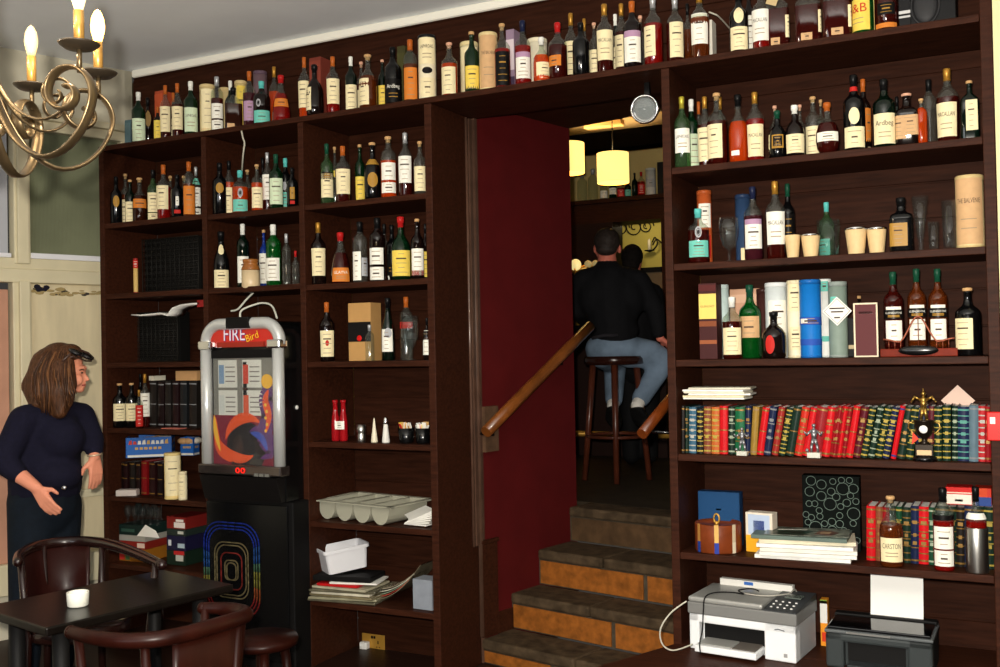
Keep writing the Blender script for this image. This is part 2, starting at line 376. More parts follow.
pn=wobj('lower_panel',[((.1,-.05,.46),(.66,-.01,2.09))],MARB); pn.parent=w; 
pk=wobj('pink_panel',[((.78,-.05,.46),(1.5,-.01,2.05))],mat('faded_pink_panel',(190,142,118),.5,noise=.12,nscale=4)); pk.parent=w
b=M(); SOOT=mat('soot_stain',(66,60,52),.9,noise=.3,nscale=20)
rs=random.Random(3)
for i in range(40):
    s=rs.uniform(.12,.64); zc=2.05+rs.uniform(-.022,.012)-.05*(.64-s)*.3; r=rs.uniform(.008,.02)
    b.ball((s,-.0098,zc),(r*1.6,.0011,r*rs.uniform(.3,.8)),1 if rs.random()<.8 else 2,n=8)
for i in range(7): b.ball((.59+rs.uniform(-.03,.03),-.0096,2.062+rs.uniform(-.012,.012)),(.02,.0013,.014),0,n=8)
b.xf(TW).obj('smoke_stain',[mat('soot_stain_dark',(30,28,40),.9),mat('soot_tan',(166,146,100),.8),SOOT],w)
# ---- passage
struct(M().box((-.2,0,-.02),(0,.88,2.95),T=TP).obj('wall_passage',REDP))
struct(M().box((1.16,.345,-.02),(1.3,.86,2.95),T=TP).obj('wall_passage_right',WOOD))
_q=[w0+wd*.88+wn*1.3,w0+wd*.88-wn*.2]
struct(M().prism([(-2.78,.455),(-1.2,.455),(_q[0].x,_q[0].y),(_q[1].x,_q[1].y)],2.95,3.05).obj('ceiling_passage',WOOD))
struct(M().box((0,.0,.13),(.014,.13,.62),T=TP).box((0,.0,.62),(.02,.14,.64),T=TP).box((0,.13,.12),(.008,.80,.24),T=TP).obj('trim_2',WOOD,bevel=.004))
tj=M().tube([(-2.563,.425,.14),(-2.563,.425,2.86)],.018,12); tj.tube([(-2.60,.427,.14),(-2.60,.427,2.86)],.012,10); tj.box((-2.62,.42,.0),(-2.545,.45,2.87)); tj.box((-2.5605,.375,.62),(-2.551,.405,2.86)); tj.tube([(-2.558,.352,.62),(-2.558,.352,2.86)],.009,10); struct(tj.obj('trim_3',mat('polished_dark_wood',(88,64,52),.2,coat=.4,noise=.2,nscale=9)))
# steps
SH=[.127,.319,.515,.714]; SS=[0.0,.247,.494,.798]; SW=1.13
st=[]
for i,(z,s) in enumerate(zip(SH,SS)):
    z0=0 if i==0 else SH[i-1]; e=SS[i+1] if i<3 else 1.0
    t=M()
    t.box((.0,s+.012,z0),(SW,e+.012,z-.055),1,T=TP)            # mortar core
    cuts=[0,.62,.9,SW] if i!=0 else [0,.5,.9,SW]
    cuts=[[0,.46,.92,SW],[0,.66,SW],[0,.70,SW],[0,SW]][i]
    for a,c in zip(cuts,cuts[1:]): t.box((a+.014,s+.004,z0+.008),(c-.014,s+.014,z-.062),2,T=TP)
    o=struct(t.obj('stair_riser',[STONE,MORT,TILE if i<3 else mat('brown_riser',(76,56,36),.7,noise=.3,nscale=14,bump=.2)]))
    n=M(); 
    cuts=[[0,.6,SW],[0,.52,SW],[0,.44,SW],[0,SW]][i]
    for a,c in zip(cuts,cuts[1:]): n.box((a+.002,s-.006,z-.056),(c-.002,e+.008,z),0,T=TP)
    struct(n.obj('stair_tread',STONE,bevel=.014,seg=3))
struct(M().box((-4,1.0,.6),(1.5,7,.714),T=TP).obj('floor_upper',mat('worn_dark_floor',(50,42,32),.55,noise=.35,nscale=7,bump=.15)))
# ============================================================ bookcases
SD=.03
def bookcase(name,label,posts,bays,zb,ztops):
    t=thing(name,label,'bookcase',((posts[0][0]+posts[-1][1])/2,.2,0)); off=V3(t.location)
    for (a,c),zt in zip(posts,ztops): M().box((a,0,0),(c,D,zt)).xf(Matrix.Translation(-off)).obj('side_panel',WOOD,t,bevel=.003)
    for (a,c,zs,zl) in bays:
        for z in zs: 
            M().box((a+.0005,.004,z-SD),(c-.0005,D-.001,z)).xf(Matrix.Translation(-off)).obj('shelf',WOOD,t,bevel=.003)
        bb=boards('back_panel',a,c,D,0,2.865,t); bb.location=-off
    return t
lb=bookcase('bookcase','tall dark wood bookcase with three bays of shelves left of the doorway',
  [(-4.86,-4.822),(-4.057,-4.022),(-3.381,-3.346),(-2.60,-2.56)],
  [(-4.822,-4.057,[SZ['2']+.008,SZ['3']+.012,SZ['A4'],SZ['A5'],SZ['A6'],SZ['A7']],0),(-4.022,-3.381,[SZ['2'],SZ['3']+.01],0),(-3.346,-2.60,[SZ['2'],SZ['3'],SZ['C4'],SZ['C5'],SZ['C6'],SZ['C7']],0)],0,[2.865]*4)
rb=bookcase('bookcase','tall dark wood bookcase with one wide bay right of the steps',
  [(-1.382,-1.345),(-.111,-.068)],[(-1.345,-.111,[SZ['2'],SZ['3'],SZ['4'],SZ['5'],SZ['6']],0)],0,[2.865,3.46])
tag(M().box((-4.86,-.002,2.867),(-.112,D-.001,2.896)).obj('top_shelf',WOOD,bevel=.003),'long dark wooden top shelf running over both bookcases and the doorway','shelf')
tag(M().prism([(-1.372,-.004),(-1.62,-.56),(-.06,-.56),(-.06,-.004)],0,.35).obj('low_cabinet',WOOD,bevel=.004),'low dark wooden cabinet the two printers stand on','cabinet')
tag(M().box((-1.344,.0,.0),(-.112,.415,.35)).obj('plinth_cabinet',WOOD),'dark wooden base under the lowest shelf of the right bookcase','cabinet')
# ============================================================ bottles
B=bottle
def run(sk,ph,grp,rows,dz=0,**kw):
    for r in rows:
        k=dict(r[10]) if len(r)>10 else {}
        k.update(kw); nm=k.pop('name','whisky_bottle')
        B(sk,ph,grp,r[0],r[1],r[2],r[3],r[4],r[5],r[6],r[7],r[8],fill=r[9] if len(r)>9 and r[9] else .6,name=nm,**k)
G='bottles on the top shelf'
run('T','at window end of top shelf',G,[
 (139,92.4,13.6,.07,'std','gn','wh','p.03-.47','leftmost green bottle with white cap'),
 (148.5,98,11,.22,'std','db','bk','Od.42-.75','dark bottle with round gold medallion'),
 (158,107,8,.13,'std','db','ok','y.06-.62','small dark bottle with yellow label, half hidden'),
 (166,85.6,11,.08,'mac','rd','ok','c.14-.6@-10','first of two cream labelled bottles with orange capsules'),
 (174,93,9,.24,'std','am','ok','c.1-.5','orange capped bottle peeping between two cream labelled ones'),
 (178,83.6,11.6,.07,'mac','rd','ok','c.14-.56@-6','second of two cream labelled bottles with orange capsules'),
 (191.3,81.6,13.8,.07,'std','gn','wh','p.06-.5=LAPHROAIG','taller deep green bottle with white cap'),
])
run('T','on top shelf above jukebox',G,[
 (217.5,77,12,.07,'tall','rd','sv','w.23-.5;w.03-.2','dark red bottle with two white labels'),
 (231,81,11,.24,'std','dg','wh','','dark green bottle with white cap at the back'),
 (233.8,88,17,.1,'flask','br','bk','n.06-.16@-20^30','broad brown flask with small low tan label',.62,dict(fl=.6)),
 (250,71.6,13,.07,'std','pu','ok','l.1-.45','bottle with pale lilac label and orange cap'),
 (262,81.6,17,.06,'std','db','tl','t.02-.3;Os.38-.56@-22^16;Ok.41-.53@-22^11','dark bottle with teal cap and teal label'),
 (275,67,11,.2,'std','or','gd','','gold capped amber bottle behind the red decanter'),
 (281.5,75.6,18,.06,'tri','ru','rd','o.3-.48','squat red conical decanter with orange label'),
])
run('T','on top shelf over third bay',G,[
 (305,57.6,12,.07,'mac','or','ok','c.17-.6@-20','orange bottle with cream label'),
 (315,65,17,.05,'dim','db','bk','c.1-.54@-55^30','round dark bottle with cork and side label'),
 (333.5,57,14,.07,'mac','ru','ok','c.17-.6','red bottle with cream label and gold capsule'),
 (351.5,57,12,.08,'std','dg','wh','c.02-.48','dark green bottle with white cap and cream label'),
 (362,62,10,.25,'std','am','pk','c.1-.5','pink corked bottle at the back'),
 (368.5,55,18.5,.07,'dim','am','ck','c.06-.54@-38^42','stout amber bottle with cork and cream label'),
 (383,60,9,.13,'std','dg','pk','y.02-.48','slim dark bottle with pale yellow label'),
 (393.5,47.6,17,.08,'std','bk','bk','k.04-.44=Ardbeg~w','black bottle with black printed label'),
 (411,40,14.4,.07,'tall','am','ok','o.04-.54','amber bottle wrapped in an orange label'),
])
run('T','on top shelf above doorway',G,[
 (450,43,16,.07,'std','or','pk','c.04-.53@-14','orange red bottle with pale cork, first one'),
 (472.5,32,15,.07,'std','gn','ck','y.01-.43','green bottle with yellow label and cork'),
 (503,24,15.5,.06,'std','ru','ck','k.03-.55','ruby bottle with black label and cork'),
 (523.5,21,16,.07,'std','ru','bu','w.1-.42;l.42-.5','ruby bottle with lilac edged white label'),
 (542,37.7,17,.06,'dim','or','wh','c.02-.42@22','stout orange bottle with white cap'),
 (558.5,23,18.5,.08,'std','rd','rd','o.24-.42@-26^44','dark red bottle with red capsule and orange label'),
 (572,13.6,14,.2,'mac','rd','gd','c.15-.6','gold capped bottle behind a black one'),
 (581.5,23,17,.06,'std','bk','bk','','plain dusty black bottle'),
 (585.5,19,10,.3,'std','am','gd','','gold capped bottle hidden behind the plain black bottle'),
 (595,23,10.5,.12,'std','cl','pk','c.01-.5','slim clear bottle with cream label'),
 (605.5,4.5,17.5,.06,'mac','rd','gd','c.17-.6=MACALLAN','tall dark bottle with big cream label and gold capsule'),
 (616.5,14.5,11,.24,'std','dg','wh','c.02-.5','white capped dark green bottle at the back'),
 (622.5,4,14,.15,'mac','rd','gd','c.12-.55@-20','gold capsuled bottle half behind a purple banded one'),
 (633,1.6,18,.06,'std','db','ok','w.08-.45;l.45-.54','dark bottle with purple banded white label'),
 (641.5,16,11,.25,'std','cl','pk','','clear bottle with pale cork at the back'),
 (654,-3,18,.07,'std','ru','sv','c.13-.56@-32^44','bright red bottle with cream label and red script'),
])
run('T','on top shelf, right bookcase',G,[
 (676,-2,17.5,.07,'std','rd','sv','c.07-.6@10^48','dark red bottle with tall cream label, leftmost'),
 (688.5,4,9,.2,'std','am','bk','o.0-.1','dark capped amber bottle at the back'),
 (700.5,-8,18.6,.06,'mac','am','gd','w.2-.65@-4','amber bottle showing a white back label'),
 (739.5,-8,18.5,.06,'std','bk','bk','c.03-.4;Oc.45-.72^30','black bottle with oval and square cream labels'),
 (750,-12,12,.2,'std','db','bk','w.15-.6','dark bottle with white label behind a red one'),
 (762,-14,18.5,.06,'mac','ru','gd','w.12-.6@-12=MACALLAN','bright red bottle with white label'),
 (778,-14,22,.08,'flask','rd','bk','n.03-.16@-14^30;c.15-.5@62^14','dark red flask with hanging paper tag',.62,dict(fl=.6)),
 (808.5,-16,25,.07,'flask','rd','bk','n.04-.16@-8^34;c.15-.52@64^12','middle one of three dark red flasks',.62,dict(fl=.6)),
 (837.5,-20,27,.06,'flask','rd','bk','n.04-.16^34;c.15-.52@64^12','largest of three dark red flasks',.62,dict(fl=.6)),
 (863.5,-24,20,.06,'std','bg','rd','y.05-.58@-34^72=J&B~r','green bottle with yellow label and red letters'),
 (886.5,-26,22,.07,'std','rd','bk','k.26-.46^46;o.04-.12','dusty dark red bottle with black label'),
])
for o_ in [o for o in bpy.data.objects if o.get('label','').startswith('dark red flask with hanging paper tag')]:
    d_=(CAM-o_.location); d_.z=0; d_.normalize(); e_=V3((-d_.y,d_.x,0))
    T_=Matrix.Translation(d_*.05+e_*-.012+V3((0,0,.215)))@Matrix.Rotation(math.atan2(e_.y,e_.x),4,'Z')@Matrix.Rotation(.35,4,'Y')
    M().box((-.022,-.001,-.04),(.022,.001,.04),T=T_).obj('hanging_tag',mat('tag_paper',(196,172,128),.7),o_)
G='bottles on the second shelf of the right bookcase'; P='on second shelf, right bookcase'
run('2',P,G,[
 (683,97,16,.05,'std','gc','yg','w.2-.54=LAPHROAIG','pale bottle with white label and yellow capsule',.45),
 (692.5,99.7,15,.14,'std','gn','wh','p.03-.5@20','green bottle with white cap'),
 (700,102,10,.28,'std','am','ok','','orange capped bottle at the back'),
 (706,97,15,.1,'mac','rd','gd','c.08-.55@-14','gold capped bottle half behind a corked one'),
 (718,93.4,19.5,.06,'std','rd','ck','c.08-.55@-22^50','dark bottle with cork and large cream label'),
 (721.5,97,11,.28,'std','rd','gd','','gold capped bottle hidden at the back'),
 (739,95,19,.07,'dim','or','bk','w.1-.17@-22^26','squat glowing orange bottle with black cap'),
 (756,92.5,17.5,.07,'mac','ru','gd','c.06-.52=MACALLAN','red bottle with cream label and gold capsule'),
 (776,106,11,.25,'std','am','pk','','pale corked amber bottle at the back'),
 (778,111,17,.06,'dim','bk','gn','g.2-.48^40;k.24-.45^30;c.0-.5@-75^14','black bottle with green cap and gilt framed label'),
 (795.5,105.6,19,.06,'dim','db','wh','c.06-.42','dark bottle with white top and curved cream label'),
 (801,105,10,.28,'std','cl','pk','','clear pale corked bottle at the back'),
 (814,97,15.5,.12,'std','cl','ck','c.02-.5@-14^50','clear bottle with cork, half hidden by squat red one',.35),
 (822,100,9,.28,'std','cl','ck','','corked clear bottle furthest back'),
 (828,103,23,.06,'orb','rd','ok','w.22-.4','squat round red decanter with white label'),
 (855,75.3,21,.06,'std','bk','bk','c.03-.3;Oc.33-.55^28;r.78-.84^90','tall black bottle with oval label and red topped cap'),
 (864.5,79.5,14,.17,'std','db','ok','o.0-.6@40^30','orange labelled bottle behind the tall black one'),
 (885,79.5,22,.06,'std','dg','bk','c.04-.48=Ardbeg','dark green bottle with broad cream label'),
 (898,97,10,.25,'std','dg','bk','','small dark capped bottle at the back'),
 (907.5,94,21,.07,'sq','db','pk','n.12-.56@-38^34;n.18-.56@14^46','square dark bottle with torn tan labels'),
 (922,99,11,.06,'tall','or','ck','','slim orange bottle with cork',.8),
 (930,80,14,.16,'tall','cl','bk','','clear bottle with black stopper beside the slim orange one',.05),
 (948.5,69,21,.07,'mac','rd','gd','c.06-.52@-10=MACALLAN','large dark red bottle with cream label and gold capsule'),
 (970.5,81,17,.07,'flask','dg','ck','c.15-.66@10^40','rightmost flask shaped dark bottle with cork',.62,dict(fl=.7)),
])
G='things on the third shelf of the right bookcase'; P='on third shelf, right bookcase'
run('3',P,'bottles on the third shelf of the right bookcase',[
 (699,209,21,.05,'std','rd','tl','t.1-.4;Os.45-.66^18;Ok.48-.63^12','red bottle with teal cap and teal label'),
 (754,187,18,.07,'std','pu','bu','w.15-.48;l.48-.55','purple tinted bottle with white label and dark cap'),
 (776.5,181.6,19.5,.07,'mac','rd','gd','w.18-.6=MACALLAN','dark bottle with tall white label and gold capsule'),
 (789,184,14,.2,'std','bk','gn','k.12-.6','black bottle with green cap'),
 (827.5,202.5,15,.23,'std','gc','tl','t.02-.35@-40','clear bottle with teal cap behind a tumbler',.1),
 (902,198,22,.08,'sq','bk','bk','g.1-.52@-14^40','square black bottle with gold label'),
])
G='bottles on the fourth shelf of the right bookcase'; P='on fourth shelf, right bookcase'
run('4',P,G,[
 (733,297,19.5,.06,'std','rd','wh','c.07-.5@-4','dark bottle with cream label and white stopper'),
 (751,285,21.5,.12,'std','bg','gn','n.28-.57@-8','large bright green bottle with tan label'),
 (774.5,312,24,.05,'dim','db','bk','Or.1-.5@-20^22','squat dark brown bottle with brown stopper'),
 (860.5,296,10,.35,'std','db','ck','','corked bottle hidden behind the maroon carton'),
 (969,288,24,.06,'std','bk','ck','c.1-.55@-26^46','black bottle with cork and cream label, rightmost'),
])
G='bottles on the sixth shelf of the right bookcase'; P='in front of the books on lowest shelf'
run('6',P,G,[
 (892,496,22.5,.05,'balv','am','ck','c.08-.42=CARSTON','amber bottle with arched cream label and cork'),
 (944.5,488,19.5,.05,'tall','ru','bk','w.27-.54;w.06-.25;k.62-.68^90','ruby bottle with white labels and black cap'),
])
# ---- left bookcase
G='bottles on the second shelf of the window bay'; P='on second shelf, window bay'
run('2',P,G,[
 (115.5,177,11.5,.06,'std','bk','bk','Og.36-.6^30','leftmost black bottle with gold oval label'),
 (126,174,10,.13,'std','am','ck','c.06-.5@-20','corked bottle with cream label, second'),
 (130.5,180,10,.08,'std','dg','ck','c.03-.5','bottle with yellow cream label half behind orange banded one'),
 (140,178,14,.06,'dim','br','ck','o.32-.52','squat brown bottle with orange band'),
 (153.5,170,11.5,.07,'std','gc','bk','c.18-.55;c.04-.16','clear green bottle with two cream labels'),
 (164,165,13.5,.07,'mac','ru','ok','c.2-.62@-20','red bottle with slanted cream label'),
 (171,176,9,.26,'std','am','ck','','yellow corked bottle at the back'),
 (177.5,175,12,.06,'std','bk','bk','w.3-.5^14;r.12-.2^30','black bottle with narrow white label'),
 (184.5,176,10,.24,'std','cl','ck','','pale corked bottle behind the tall orange one'),
 (189.5,162,12,.06,'tall','am','ok','o.06-.56','tall bottle all in orange label and capsule'),
 (196.5,167,9,.12,'std','cl','sv','w.05-.2;w.24-.6;t.65-.78^80','bottle with white and teal labels next to the upright'),
],dz=0)
G='bottles on the second shelf above the jukebox'; P='on second shelf above the jukebox'
run('2',P,G,[
 (217,163.5,14.6,.06,'std','bk','bk','Og.4-.6^30','black bottle with gold oval label'),
 (229.5,161,11,.1,'std','or','bk','c.02-.5@-20','amber bottle with cream side label and black cap'),
 (240.5,170.7,15.7,.06,'std','or','tl','t.02-.3;Os.34-.56^18;Ok.38-.52^12','amber bottle with teal cap and teal label'),
 (248,170,10,.22,'std','am','ck','','corked bottle behind the amber teal capped one'),
 (257.5,164.6,11.5,.06,'std','or','ck','c.06-.5','orange bottle with cream label and cork'),
 (263.5,158,9,.28,'std','db','bk','','dark thin bottle at the back'),
 (268,152.7,11,.12,'mac','rd','sv','w.2-.62','tallest bottle with white label and silver cap'),
 (276.5,154.5,14,.06,'std','gn','gn','p.08-.55','green bottle with pale green label'),
 (286,158.5,12,.14,'std','bk','tl','t.02-.34@-14;Os.38-.54@-10^18','black bottle with teal cap and ring emblem'),
 (292.5,168,11,.06,'std','bk','bk','g.2-.5^24;r.08-.16^24','black bottle with gold and red label'),
])
G='bottles on the shelf directly above the jukebox'; P='on shelf directly above the jukebox'
run('3',P,G,[
 (220,232,15.5,.06,'wine','bk','bk','c.04-.34;Oc.6-.78^34','champagne bottle with round neck label'),
 (243.5,224,12,.1,'tall','dg','wh','w.1-.5','dark green bottle with white cap and pourer'),
 (264.5,230,9,.18,'std','bl','ck','w.1-.6@-20','slim blue and white labelled bottle with cork'),
 (274,224.7,15,.06,'tall','bg','wh','w.1-.46@-12','bright green bottle with white cap'),
 (287,234,9,.08,'tall','cl','sv','','slim clear bottle',.1),
 (296,251,7.5,.08,'std','cl','rd','','small clear bottle with red cap',.3),
])
G='bottles on the second shelf beside the doorway'; P='on second shelf beside doorway'
run('2',P,G,[
 (327.5,144,13,.06,'std','gc','gn','c.1-.5;k.4-.52','pale green bottle with dark banded label'),
 (335.5,147,8,.2,'std','cl','ck','y.5-.6^80','clear corked bottle at the back'),
 (343.5,146.4,15.5,.06,'mac','rd','ok','c.14-.58','clear topped bottle with cream label and gold capsule'),
 (360.5,144.7,10,.12,'std','gn','ck','y.01-.44','green bottle with yellow label'),
 (373,142.8,16.8,.06,'dim','bk','ck','Og.2-.46^36;g.6-.7^80','squat black bottle with round gold label'),
 (389,136.8,15.6,.06,'tall','or','ck','w.28-.56;w.07-.24','amber bottle with two white labels'),
 (406,133,14.4,.06,'mac','rd','sv','w.2-.62@-8','red brown bottle with white label and silver capsule'),
 (420.5,141.6,12.7,.06,'std','cl','ck','c.06-.52','rightmost clear bottle with cream label and cork',.2),
])
G='bottles on the third shelf beside the doorway'; P='on third shelf beside doorway'
run('3',P,G,[
 (317,223,15,.06,'mac','db','gd','c.14-.58','dark bottle with cream label and gold capsule'),
 (341,232.7,20,.06,'tri','rd','rd','o.03-.3^56=GLAYVA~w','conical liqueur bottle with red cap and orange label'),
 (360.5,222,15,.06,'tall','cl','bk','w.03-.5@-30^36;s.1-.4@40^30','clear bottle with white and grey labels',.3),
 (378,218,15.6,.06,'tall','db','bk','w.26-.52@-14;w.02-.22@-14','dark bottle with two white labels'),
 (385,224,10,.22,'std','am','bk','','dark capped bottle at the back'),
 (392.5,225,12,.2,'std','bk','bk','k.1-.5=J~w','black bottle behind the green one'),
 (401.5,217,20,.07,'dim','gn','rd','y.06-.46','round shouldered green bottle with yellow label'),
 (418,219,13,.06,'std','db','ck','w.06-.5;r.06-.14','dark bottle with red edged white label'),
 (426,224,8,.14,'std','db','bk','y.05-.5','bottle half hidden by the right upright'),
])
G='bottles on the fourth shelf beside the doorway'; P='on fourth shelf beside doorway'
run('C4',P,G,[
 (327.5,302.4,15,.06,'mac','db','ok','c.08-.52;Or.26-.36^14','dark bottle with cream label and red emblem'),
 (370,325,9,.05,'tall','cl','sv','','small clear bottle before the wooden gift box',.1),
 (388.5,298,12.5,.08,'wine','dg','bk','w.14-.5@-16;Os.36-.52^34','dark green wine bottle with white label'),
 (407,297,13,.16,'tall','cl','ok','r.5-.6^70','tall clear bottle with orange cap and red band',.1),
 (427.5,318,8,.1,'std','db','bk','w.12-.7@-20','dark bottle with white label by the right upright'),
])
G='bottles low in the window bay'; P='on fifth shelf, window bay'
run('A5',P,G,[
 (119.5,383.4,13.6,.06,'std','bk','ck','c.15-.54','dark corked bottle with cream label, leftmost'),
 (132,383,12,.08,'std','bk','ck','c.15-.54','second dark corked bottle with cream label'),
 (139.5,390,7.5,.035,'std','rd','gd','r.05-.6','small bottle with maroon label and gold cap'),
 (145.5,374,9.5,.11,'mac','rd','gd','w.2-.64','tall slim bottle with white label and gold capsule'),
 (141,374,8,.22,'std','bk','bk','','black bottle at the back'),
])
# bottle in steel sleeve
t=bottle('6','in a steel sleeve at right end of lowest shelf','bottles on the sixth shelf of the right bookcase',977.5,487,19,.05,'std','ru','bk','w.63-.7^80','red bottle with black neck',name='whisky_bottle',clear_neck=True)
R=.5*21*depth(t.location)/F; h=.75
M().lathe([(R*.96,.0),(R,.004),(R,.172),(R*.97,.175),(R*.97,.16)],n=28).obj('steel_sleeve',STEEL,t)
# ============================================================ tubes, cartons
TBE=(226,204,150); GR='presentation tubes and cartons'
tubebox('T','on top shelf above jukebox',GR,208,85.6,15,.09,TBE,(214,190,136),'c.1-.9^50','beige tube, frontmost left one')
tubebox('T','on top shelf above jukebox',GR,225.5,88.6,12,.28,TBE,(214,190,136),'','small beige tube hidden behind two bottles')
tubebox('T','on top shelf above jukebox',GR,241.5,81.6,12,.25,(230,206,140),(214,190,136),'y.1-.9^40','taller yellowish tube behind a brown flask')
tubebox('T','on top shelf above jukebox',GR,261,72,13.5,.24,(120,96,104),(96,76,90),'','mauve lidded tube behind a teal capped bottle')
tubebox('T','on top shelf over third bay',GR,427.8,36.5,17.6,.09,(238,228,196),(20,22,26),'c.55-.95^58=LAPHROAIG;Ok.4-.5^34;c.05-.34^50','tall cream tube with black lid')
tubebox('T','on top shelf above doorway',GR,470,43.3,18,.2,(232,220,176),(226,208,156),'c.1-.9^60','cream tube behind the green corked bottle')
tubebox('T','on top shelf above doorway',GR,489,34,18.5,.09,TBE,(222,200,146),'n.06-.94^60=THE BALVENIE','beige tube beside the black labelled bottle')
tubebox('T','on top shelf above doorway',GR,538,40,20,.22,(240,232,206),(236,226,196),'','pale cream tube behind the stout orange bottle')
tubebox('3','on third shelf, right bookcase',GR,705.5,191,14.5,.22,(196,92,44),(176,84,40),'w.5-.82@4^50;r.1-.4^50','copper topped tube with white label, leftmost')
tubebox('3','on third shelf, right bookcase',GR,744,195,15,.22,(44,66,98),(36,54,84),'','dark blue tube behind the purple tinted bottle')
tubebox('3','on third shelf, right bookcase',GR,973.5,176,26,.09,TBE,(206,182,128),'n.05-.95@-6^64=THE BALVENIE','large beige tube at right end')
P4='on fourth shelf, right bookcase'
tubebox('4',P4,GR,723.5,285,13,.19,(206,226,222),(190,206,204),'t.16-.26^30','slim pale blue tube')
tubebox('4',P4,GR,764,289,12,.22,(70,40,36),(60,34,30),'','dark brown tube at the back')
tubebox('4',P4,GR,777.5,283,21.6,.16,(214,222,222),(226,230,230),'w.3-.76@8^50','white grey tube with outlined panel')
tubebox('4',P4,GR,796,280.7,15,.12,(236,226,196),(226,212,176),'c.6-.95^50;c.1-.4^50','cream tube with black lettering left of blue one')
tubebox('4',P4,GR,811.5,280,20.5,.08,(20,110,190),(24,96,170),'b.42-.52^80;b.16-.24^80;w.44-.5@-40^24','bright blue tube with dark blue bands')
tubebox('4',P4,GR,826,279.4,13,.175,(238,240,234),(226,230,226),'t.84-.97^34;t.2-.27^34','white tube with teal marks right of blue one')
tg=tubebox('4',P4,GR,839,282,18,.09,(126,142,132),(140,150,144),'t.66-.8@-26^22','grey green metallic tube with white diamond tag')
rr=.5*18*depth(tg.location)/F; hh=.29
dm=M(); a0=cam_angle(tg.location)
TT=Matrix.Rotation(a0-.08,4,'Z')@Matrix.Translation((rr+.003,0,.19))@Matrix.Rotation(PI/2,4,'Z')@Matrix.Rotation(PI/2,4,'X')
dm.prism([(-.058,0),(0,-.06),(.058,0),(0,.06)],-.001,.001,0,T=TT)
dm.tube([TT@V3(p) for p in ((-.05,0,.0012),(0,-.052,.0012),(.05,0,.0012),(0,.052,.0012))],.0012,6,1,closed=True)
[dm.box((-a,c-.003,.001),(a,c+.003,.0016),1,T=TT) for a,c in ((.03,.012),(.024,-.002),(.012,-.026))]
dm.obj('diamond_tag',[PAPER,INK],tg)
tubebox('A6','on the shelf left of the jukebox',GR,173,452.6,16,.045,(232,208,140),(222,196,130),'c.08-.94^60','beige tube, larger one')
tubebox('A6','on the shelf left of the jukebox',GR,183,471.5,8.5,.03,(236,226,190),(228,214,176),'c.1-.9@-20^50','smaller cream tube with dark script')
C_=carton
C_('T','at the window end of the top shelf',GR,159.5,91,11,.26,.08,(170,72,44),[(.5,.95,(190,84,50))],'orange red carton behind bottles')
C_('T','by the window wall on the top shelf',GR,128,120,8,.2,.08,(84,110,116),[(.1,.9,(96,122,128))],'small grey blue carton')
C_('T','on top shelf over third bay',GR,316,57.5,14,.28,.09,(124,56,44),[(.4,.95,(138,64,50))],'red brown carton behind a round dark bottle')
C_('T','on top shelf over third bay',GR,402,46,9,.3,.08,(66,64,36),[(.2,.9,(74,72,40))],'olive dark carton between black bottle and cream tube')
C_('T','on top shelf above doorway',GR,511,29.5,9,.22,.07,(150,128,150),[(.4,.85,(220,206,214)),(.05,.3,(70,56,80))],'lilac and dark patterned carton')
C_('T','on top shelf, right bookcase',GR,710,20,6,.24,.07,(226,220,206),[],'white carton edge beside the amber bottle')
C_('T','on top shelf, right bookcase',GR,876,-24,5,.2,.06,(226,206,130),[],'narrow yellow carton behind the green bottle')
t=C_('T','near the right end of the top shelf',GR,905,-22,11,.06,.1,(20,20,22),[(.3,.36,(200,200,200)),(.22,.26,(190,190,190))],'black carton with white print')
t=C_('T','at the right end of the top shelf',None,933,-26,42,.07,.2,(16,16,18),[],'black speaker box with round grille',name='speaker',cat='speaker')
g=M(); W=42*depth(t.location)/F
g.tube([(-W*.16+.052*math.cos(2*PI*i/28),-.004,.085+.085*math.sin(2*PI*i/28)*.9) for i in range(28)],.004,6,closed=True); g.ball((-W*.16,0,.085),(.046,.012,.07))
g.obj('round_grille',mat('grille_grey',(46,46,48),.5),t)
C_('3','on third shelf, right bookcase',GR,744,248,6,.1,.01,(236,214,166),[],'small cream card leaning',name='card')
C_('4',P4,GR,708.7,283.4,18,.06,.09,(64,26,26),[(.53,.86,(238,208,110),'GLENLIVET',(90,60,40)),(.9,.98,(84,30,28)),(.43,.5,(130,70,40)),(.2,.25,(150,84,50))],'maroon and yellow carton, leftmost')
C_('4',P4,GR,746,289,30,.27,.06,(206,160,130),[(.8,.92,(222,180,150))],'pinkish tan carton behind bottles')
C_('4',P4,GR,852,318,7,.24,.05,(14,14,16),[(.2,.3,(210,190,150))],'thin black carton beside the grey green tube')
C_('4',P4,GR,866.5,303,23,.03,.09,(232,216,186),[(.03,.97,(84,20,25),None,None,.86),(.8,.84,(240,236,226),None,None,.56)],'maroon carton framed in cream',rot=.1)
t=C_('C4','on fourth shelf beside doorway',None,360,303,27,.1,.1,(190,146,90),[(.33,.67,(18,16,16),None,None,1.01)],'wooden gift box with black sleeve',name='gift_box')
M().ball((0,-.003,.118),(.016,.004,.016),0,12).obj('red_seal',REDPL,t)
